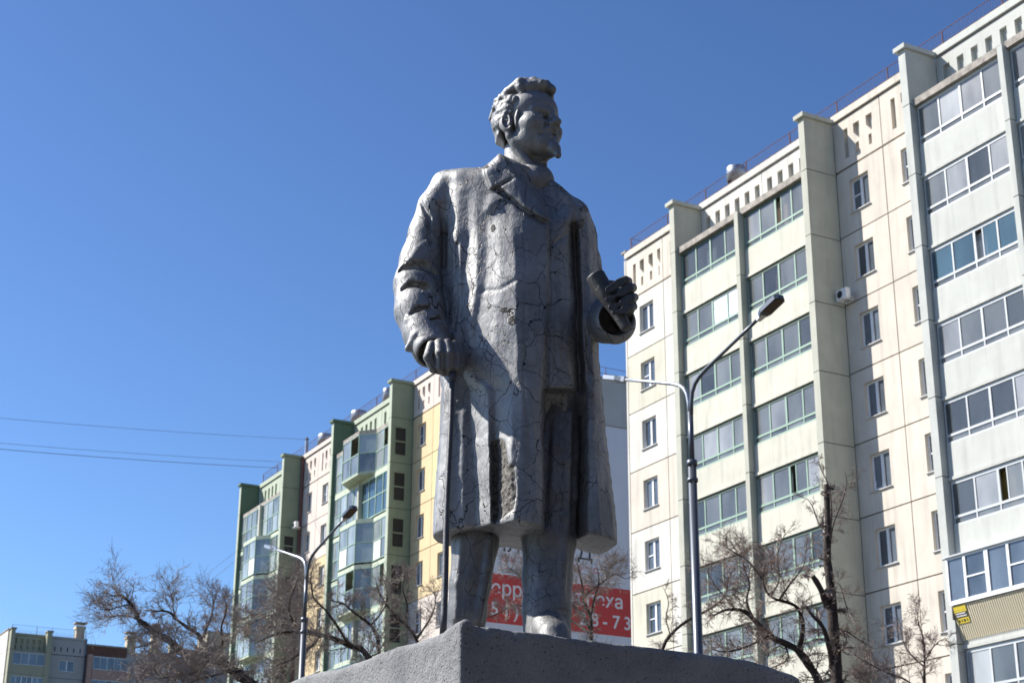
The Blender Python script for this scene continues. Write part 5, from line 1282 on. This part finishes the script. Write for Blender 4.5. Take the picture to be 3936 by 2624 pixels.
# ---- hands, paper roll
def fingers(V, chains, k):
    for pts, r in chains:
        V2 = Vol(V.lo, V.lo + np.array(V.n) * V.h, V.h)
        V2.chain([P(*q) for q in pts], [a * PXM for a in r], .004); V.d = smin(V.d, V2.d[:V.d.shape[0], :V.d.shape[1], :V.d.shape[2]], k)
VH = Vol(P(960, 870, 6.95) - np.array([.03, .25, .03]), P(1075, 770, 6.9) + np.array([.03, .10, .06]), .0038)
VH.ell(P(1008, 806, 6.86), (.064, .06, .052), .01)
VH.chain([P(985, 795, 6.93), P(1004, 806, 6.87)], [24 * PXM, 28 * PXM], .02)
fingers(VH, [([(992,793,6.805),(984,820,6.79),(996,846,6.80),(1012,852,6.83)], [12, 12, 11, 9]),
             ([(1010,789,6.80),(1011,812,6.775),(1013,842,6.785),(1020,856,6.82)], [13, 12, 11, 9]),
             ([(1028,789,6.80),(1033,812,6.775),(1033,842,6.785),(1032,857,6.82)], [12, 11, 10, 8]),
             ([(1043,792,6.82),(1048,814,6.80),(1049,843,6.80),(1044,858,6.83)], [11, 10, 10, 8]),
             ([(1054,798,6.86),(1059,818,6.84),(1058,846,6.84),(1050,858,6.86)], [9, 9, 8, 7])], .006)
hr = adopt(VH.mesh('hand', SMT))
VK = Vol(P(1370, 745, 6.85) - np.array([.04, .24, .04]), P(1465, 625, 6.80) + np.array([.03, .06, .05]), .0038)
VK.ell(P(1432, 688, 6.72), (.050, .055, .070), .01)
VK.chain([P(1426, 730, 6.83), P(1434, 700, 6.74)], [25 * PXM, 27 * PXM], .02)
fingers(VK, [([(1443,646,6.70),(1436,644,6.635),(1414,653,6.602),(1398,664,6.605)], [10, 10.5, 9.5, 8.5]),
             ([(1453,661,6.70),(1445,662,6.628),(1420,673,6.592),(1396,686,6.60)], [10.5, 10.5, 9.5, 8.5]),
             ([(1457,683,6.70),(1449,685,6.625),(1425,695,6.592),(1404,704,6.602)], [10, 10, 9.5, 8.5]),
             ([(1455,704,6.70),(1447,706,6.632),(1428,714,6.602),(1413,719,6.615)], [9.5, 9, 8.5, 8]),
             ([(1418,655,6.74),(1398,652,6.72),(1378,662,6.70)], [10, 9, 8])], .0045)
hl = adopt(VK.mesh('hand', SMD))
VR = Vol(P(1335, 790, 6.72) - np.array([.02, .1, .05]), P(1460, 600, 6.70) + np.array([.02, .08, .06]), .0045)
pa, pb = P(1366, 632, 6.675), P(1441, 756, 6.655)
ax_ = (pb - pa); La = np.linalg.norm(ax_); ax_ /= La
def roll_(X, Y, Z):
    x, y, z = X - pa[0], Y - pa[1], Z - pa[2]; t = x * ax_[0] + y * ax_[1] + z * ax_[2]
    rr_ = np.sqrt(np.maximum(x * x + y * y + z * z - t * t, 0)); rad = np.interp(t, [0, .11, .19, La], [.044, .040, .030, .0235])
    return smax(rr_ - rad, np.abs(t - La / 2) - La / 2, .010)
VR.op(roll_, np.minimum(pa, pb) - .05, np.maximum(pa, pb) + .05, .001)
VR.cone(pa - ax_ * .012, pa + ax_ * .002, .012, .018, .01, True)
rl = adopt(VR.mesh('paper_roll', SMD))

# ---- cane
ct = P(1038, 868, 6.80); cb_dir = P(1017, 1452, 6.48)
cb = np.array([cb_dir[0], cb_dir[1], ZP])
cpts = [ct + (cb - ct) * t + np.array([.002 * math.sin(t * 9), 0, 0]) for t in np.linspace(0, 1, 14)]
q = MB().tube(cpts, list(np.linspace(.0112, .0140, 14)), 14).build('cane', M['cane'], None, True); adopt(q)
MB().tube([P(1040, 856, 6.80), P(1039, 868, 6.80), P(1039, 876, 6.80)], [.016, .0165, .015], 14).build('collar', M['cane'], q, True)
kn = MB(); kn.tube([P(1041, 800, 6.83), P(1040, 840, 6.81), P(1040, 860, 6.80)], [.02, .018, .014], 12).build('handle', M['cane'], q, True)

# ---- head
yaw_h, pit_h, HS = R_(47), R_(8.5), .0172
Fh = np.array([math.sin(yaw_h) * math.cos(pit_h), -math.cos(yaw_h) * math.cos(pit_h), math.sin(pit_h)])
Sh = np.array([-math.cos(yaw_h), -math.sin(yaw_h), 0]); Uh = -np.cross(Sh, Fh); Uh = Uh if Uh[2] > 0 else -Uh
RH_ = np.stack([Fh, Sh, Uh])
ear_t = P(1162, 291, 7.0 - 8.0 * HS * math.sin(yaw_h)); nose_t = P(1287, 281, 7.0 - 12.1 * HS * math.cos(yaw_h))
Hc = (ear_t - HS * (Sh * 8.0 + Uh * -.4) + nose_t - HS * (Fh * 12.1 + Uh * -2.0)) / 2 + np.array([0, 0, .010])
def HL(f, s, u): return Hc + HS * (Fh * f + Sh * s + Uh * u)
VF = Vol((-.16, 6.68, 4.90), (.29, 7.24, 5.62), .0038)
def he(c, r, k=.01, cut=False): VF.ell(HL(*c), [q * HS for q in r], k, cut, RH_)
def hc(a, b, r0, r1, k=.01, cut=False): VF.cone(HL(*a), HL(*b), r0 * HS, r1 * HS, k, cut)
K = .02
he((-.1, 0, 4.6), (9.2, 7.5, 7.5)); he((4.4, 0, 5.2), (5.2, 6.2, 4.8), .04)
he((3.4, 0, -2.0), (6.0, 6.3, 7.0), .03); he((2.8, 0, -4.2), (4.8, 5.5, 3.8), .03)
for s in (-1, 1):
    hc((.6, 5.0 * s, -5.0), (6.0, 2.0 * s, -7.6), 1.2, 1.5, .05)
    he((6.1, 4.3 * s, -1.3), (2.2, 1.6, 1.8), .045)
    hc((3.0, 5.7 * s, -.7), (5.6, 5.0 * s, -.9), .7, .9, .04)
hc((6.6, -1.1, -8.0), (6.6, 1.1, -8.0), 1.9, 1.9, .03)
he((6.5, 0, -4.8), (2.6, 3.4, 2.8), .03)
for s in (-1, 1):
    he((9.1, 3.0 * s, .5), (2.1, 2.3, 1.35), .009, True)
    hc((8.9, .8 * s, 2.15), (7.3, 4.6 * s, 2.5), 1.15, .75, .016)
    hc((8.9, 1.2 * s, 2.5), (8.3, 4.0 * s, 3.1), .55, .45, .006)
    he((7.35, 3.1 * s, .35), (1.35, 1.5, 1.25), .003)
    hc((8.35, 1.8 * s, .7), (7.7, 4.5 * s, .75), .34, .36, .004)      # upper lid
    hc((8.2, 1.9 * s, -.55), (7.5, 4.3 * s, -.35), .28, .30, .005)    # lower lid
    hc((8.0, 2.0 * s, -1.5), (7.1, 4.2 * s, -1.0), .25, .25, .012, True)
hc((8.9, 0, 1.9), (10.5, 0, -1.3), .80, 1.0, .014)
he((11.0, 0, -2.0), (1.35, 1.25, 1.05), .012)
for s in (-1, 1):
    he((9.7, 1.35 * s, -2.5), (1.15, .75, .85), .008)
    hc((9.9, .65 * s, -3.1), (9.4, .8 * s, -3.2), .33, .3, .004, True)
    hc((9.2, 2.0 * s, -2.6), (7.9, 3.6 * s, -5.6), .3, .3, .014, True)   # fold from nose to mouth
    hc((9.9, .2 * s, -3.5), (8.7, 2.2 * s, -4.1), .62, .55, .008); hc((8.7, 2.2 * s, -4.1), (7.7, 3.5 * s, -4.9), .55, .3, .008)
hc((9.35, 0, -5.15), (7.9, 2.7, -5.35), .30, .24, .003, True); hc((9.35, 0, -5.15), (7.9, -2.7, -5.35), .30, .24, .003, True)
hc((8.9, -1.3, -6.0), (8.9, 1.3, -6.0), .62, .62, .006)
hc((8.8, -1.2, -6.8), (8.8, 1.2, -6.8), .35, .35, .012, True)
# goatee
hc((7.6, 0, -7.6), (8.9, 0, -9.6), 1.85, 1.6, .02); hc((8.9, 0, -9.6), (9.9, 0, -12.0), 1.6, .95, .015)
for s in (-.7, .1, .8): hc((9.0, s, -8.0), (10.5, s * .5, -11.0), .3, .25, .006)
# ears
for s in (-1, 1):
    he((-.2, 7.3 * s, .4), (1.9, 1.0, 3.1), .006); he((-.7, 7.9 * s, .9), (1.9, .7, 2.5), .006)
    he((.25, 8.5 * s, .8), (1.05, .8, 2.0), .004, True); he((.5, 8.4 * s, -.9), (.8, .8, .7), .004, True)
    hc((.9, 7.7 * s, -.5), (1.1, 7.5 * s, .3), .35, .3, .003)
# neck
hc((-2.4, 0, -4.0), (-3.2, 0, -17.5), 4.7, 5.5, .03)
hc((-.5, 6.2, -3.5), (3.0, 1.6, -15.5), 1.2, 1.2, .02); hc((-.5, -6.2, -3.5), (3.0, -1.6, -15.5), 1.2, 1.2, .02)
he((2.6, 0, -11.2), (1.4, 1.2, 1.6), .02)
hc((1.0, 0, -16.2), (-3.0, 0, -15.2), 5.2, 6.3, .008)                     # shirt band
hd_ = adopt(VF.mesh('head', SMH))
VG = Vol((-.16, 6.68, 5.05), (.29, 7.24, 5.68), .0038)
def ge(c, r, k=.01, cut=False): VG.ell(HL(*c), [q * HS for q in r], k, cut, RH_)
def gc(a, b, r0, r1, k=.01, cut=False): VG.cone(HL(*a), HL(*b), r0 * HS, r1 * HS, k, cut)
ge((-.8, 0, 5.3), (8.9, 7.75, 7.5)); ge((-3.4, 0, 2.0), (5.2, 6.3, 4.4), .03)
def strand(pts, r, k=.008):
    VG.chain([HL(*p) for p in pts], [q * HS for q in r], k)
rr = random.Random(12)
for i, s in enumerate(np.linspace(-5.4, 5.4, 8)):                       # swept-back locks
    w1, w2 = rr.uniform(-.6, .6), rr.uniform(-.7, .7); top = 1.2 - .05 * s * s
    strand([(7.4 - .09 * s * s, s, 8.4), (7.8 - .11 * s * s, s, 10.6 + top * .4 + w1 * .5), (4.6, s * 1.04 + w1, 11.9 + top + w2 * .6), (.4, s * 1.02 + w2 * .6, 11.3 + top + w1 * .5), (-4.2, s * .95 - w1, 10.3 + top * .7), (-8.0, s * .8, 7.4)],
           [.8, 1.5, 1.45 + rr.uniform(0, .4), 1.45, 1.3, .9])
# fore-lock standing over the brow
strand([(7.6, -2.2, 8.6), (9.1, -1.6, 10.2), (8.4, -.6, 11.8), (5.6, 0, 12.6)], [.9, 1.5, 1.4, 1.1]); strand([(7.9, 1.2, 9.2), (8.8, 1.6, 10.8), (6.8, 2.4, 12.4), (3.2, 3.0, 12.6)], [.9, 1.35, 1.35, 1.1])
for s in (-1, 1):
    for i in range(30):                                                    # sides brushed up and back
        u = .8 + 7.6 * (i / 29); f = 5.3 - .32 * (7.6 - u) - rr.uniform(0, 6.5); w1 = rr.uniform(-.5, .5); ln = rr.uniform(.7, 1.2)
        def sd(ff): return 7.75 * math.sqrt(max(.15, 1 - ((ff + .6) / 9.3) ** 2)) * s
        strand([(f, sd(f) * .99, u - .4), (f - 1.6 * ln, sd(f - 1.6 * ln), u + .6 + w1), (f - 3.2 * ln, sd(f - 3.2 * ln), u + 1.0 + w1), (f - 4.6 * ln, sd(f - 4.6 * ln) * .96, u + .9)], [.3, .62, .6, .3], .009)
    for i in range(4): strand([(3.7 - i * .3, 6.75 * s, 2.6 - i * .6), (3.0 - i * .2, 6.8 * s, .2 - i * .7)], [.55, .35], .01)
    for i in range(5): strand([(-2.8 - i * .9, (7.1 - i * .6) * s, 3.5 + rr.uniform(-.6, .6)), (-3.8 - i * .65 + rr.uniform(-.4, .4), (6.6 - i * .6) * s, -1.0), (-3.6 - i * .5, (5.6 - i * .6) * s, -3.0)], [.9, .7, .35], .012)
# keep the face clear of hair
VG.ell(HL(8.3, 0, 2.2), [q * HS for q in (5.4, 6.5, 6.6)], .012, True, RH_)
hair = VG.mesh('hair', SMH); adopt(hair)
hair.parent = hd_; hair.matrix_parent_inverse = hd_.matrix_world.inverted()
bpy.context.view_layer.update()
hair.matrix_parent_inverse = hd_.matrix_world.inverted()

# pedestal last: its worn upper edge is sculpted
PN = noise2((320, 320), 14, 31, 4); PN2 = noise2((320, 320), 5, 32, 3)
VP = Vol((-1.3, 6.1, 2.30), (1.35, 8.6, 2.95), .0105)
PD1 = np.array([.850, .527]); PD2 = np.array([-.527, .850]); PC = np.array([-.182, 6.205])
def ped(X, Y, Z):
    a = (X - PC[0]) * PD1[0] + (Y - PC[1]) * PD1[1]; b = (X - PC[0]) * PD2[0] + (Y - PC[1]) * PD2[1]
    nz = (np.sin(a * 9) * .5 + np.sin(a * 23 + 1) * .3 + np.sin(a * 51) * .2 + np.sin(b * 11 + 2) * .5 + np.sin(b * 27) * .35 + np.sin(b * 47 + a * 31) * .3) * .005
    ia = np.clip((a + .2) * 100, 0, 318).astype(np.int32); ib = np.clip((b + .2) * 100, 0, 318).astype(np.int32)
    nz = nz * .5 + PN[ia, ib] * .0045
    chipd = np.clip(PN2[ia, ib] - .35, 0, 1) * .03
    lum = np.sin(a * 37 + Z * 41) * np.sin(b * 29 + Z * 23) * .0022
    sag = .028 * np.clip((b - .05) / .35, 0, 1) * np.exp(-np.minimum(a, 2) * 8) * (1 + .3 * np.sin(b * 8)) + .055 * np.clip((a - 1.30) / .35, 0, 1) ** 2 + .012 * np.clip(a / .3, 0, 1) * np.exp(-np.maximum(b, 0) * 10)
    d = np.maximum(np.maximum(-a, a - 1.66), np.maximum(-b, b - 1.9)) + lum * .3 + np.clip(1 - (ZP - Z) / .05, 0, 1) * chipd
    return smax(d, Z - (ZP + .004 + nz * 1.0 - sag), .022)
VP.op(ped, (-1.3, 6.1, 2.3), (1.35, 8.6, 2.95), .0005)
VP.cone((PC[0] + .015, PC[1] + .03, ZP - .006), (PC[0] - .01, PC[1] + .07, ZP - .004), .020, .014, .02)
VP.d[:, :, :2] = np.maximum(VP.d[:, :, :2], .02)
pe = empty('pedestal', (PC[0] + .3, PC[1] + 1.1, 0)); tag(pe, 'rough grey concrete pedestal block with a chipped top edge carrying the statue', 'pedestal')
cap_ = VP.mesh('top_block', M['concrete']); cap_.parent = pe; cap_.matrix_parent_inverse = Matrix.Translation(-Vector(pe.location))
c4_ = [PC + PD1 * .01 + PD2 * .01, PC + PD1 * 1.65 + PD2 * .01, PC + PD1 * 1.65 + PD2 * 1.89, PC + PD1 * .01 + PD2 * 1.89]
st_ = MB().prism([tuple(p) for p in c4_], .25, 2.34).build('shaft', M['concrete']); st_.parent = pe; st_.matrix_parent_inverse = Matrix.Translation(-Vector(pe.location))
c5_ = [PC - PD1 * .15 - PD2 * .15, PC + PD1 * 1.81 - PD2 * .15, PC + PD1 * 1.81 + PD2 * 2.05, PC - PD1 * .15 + PD2 * 2.05]
st2 = MB().prism([tuple(p) for p in c5_], .0, .25).build('plinth', M['concrete']); st2.parent = pe; st2.matrix_parent_inverse = Matrix.Translation(-Vector(pe.location))
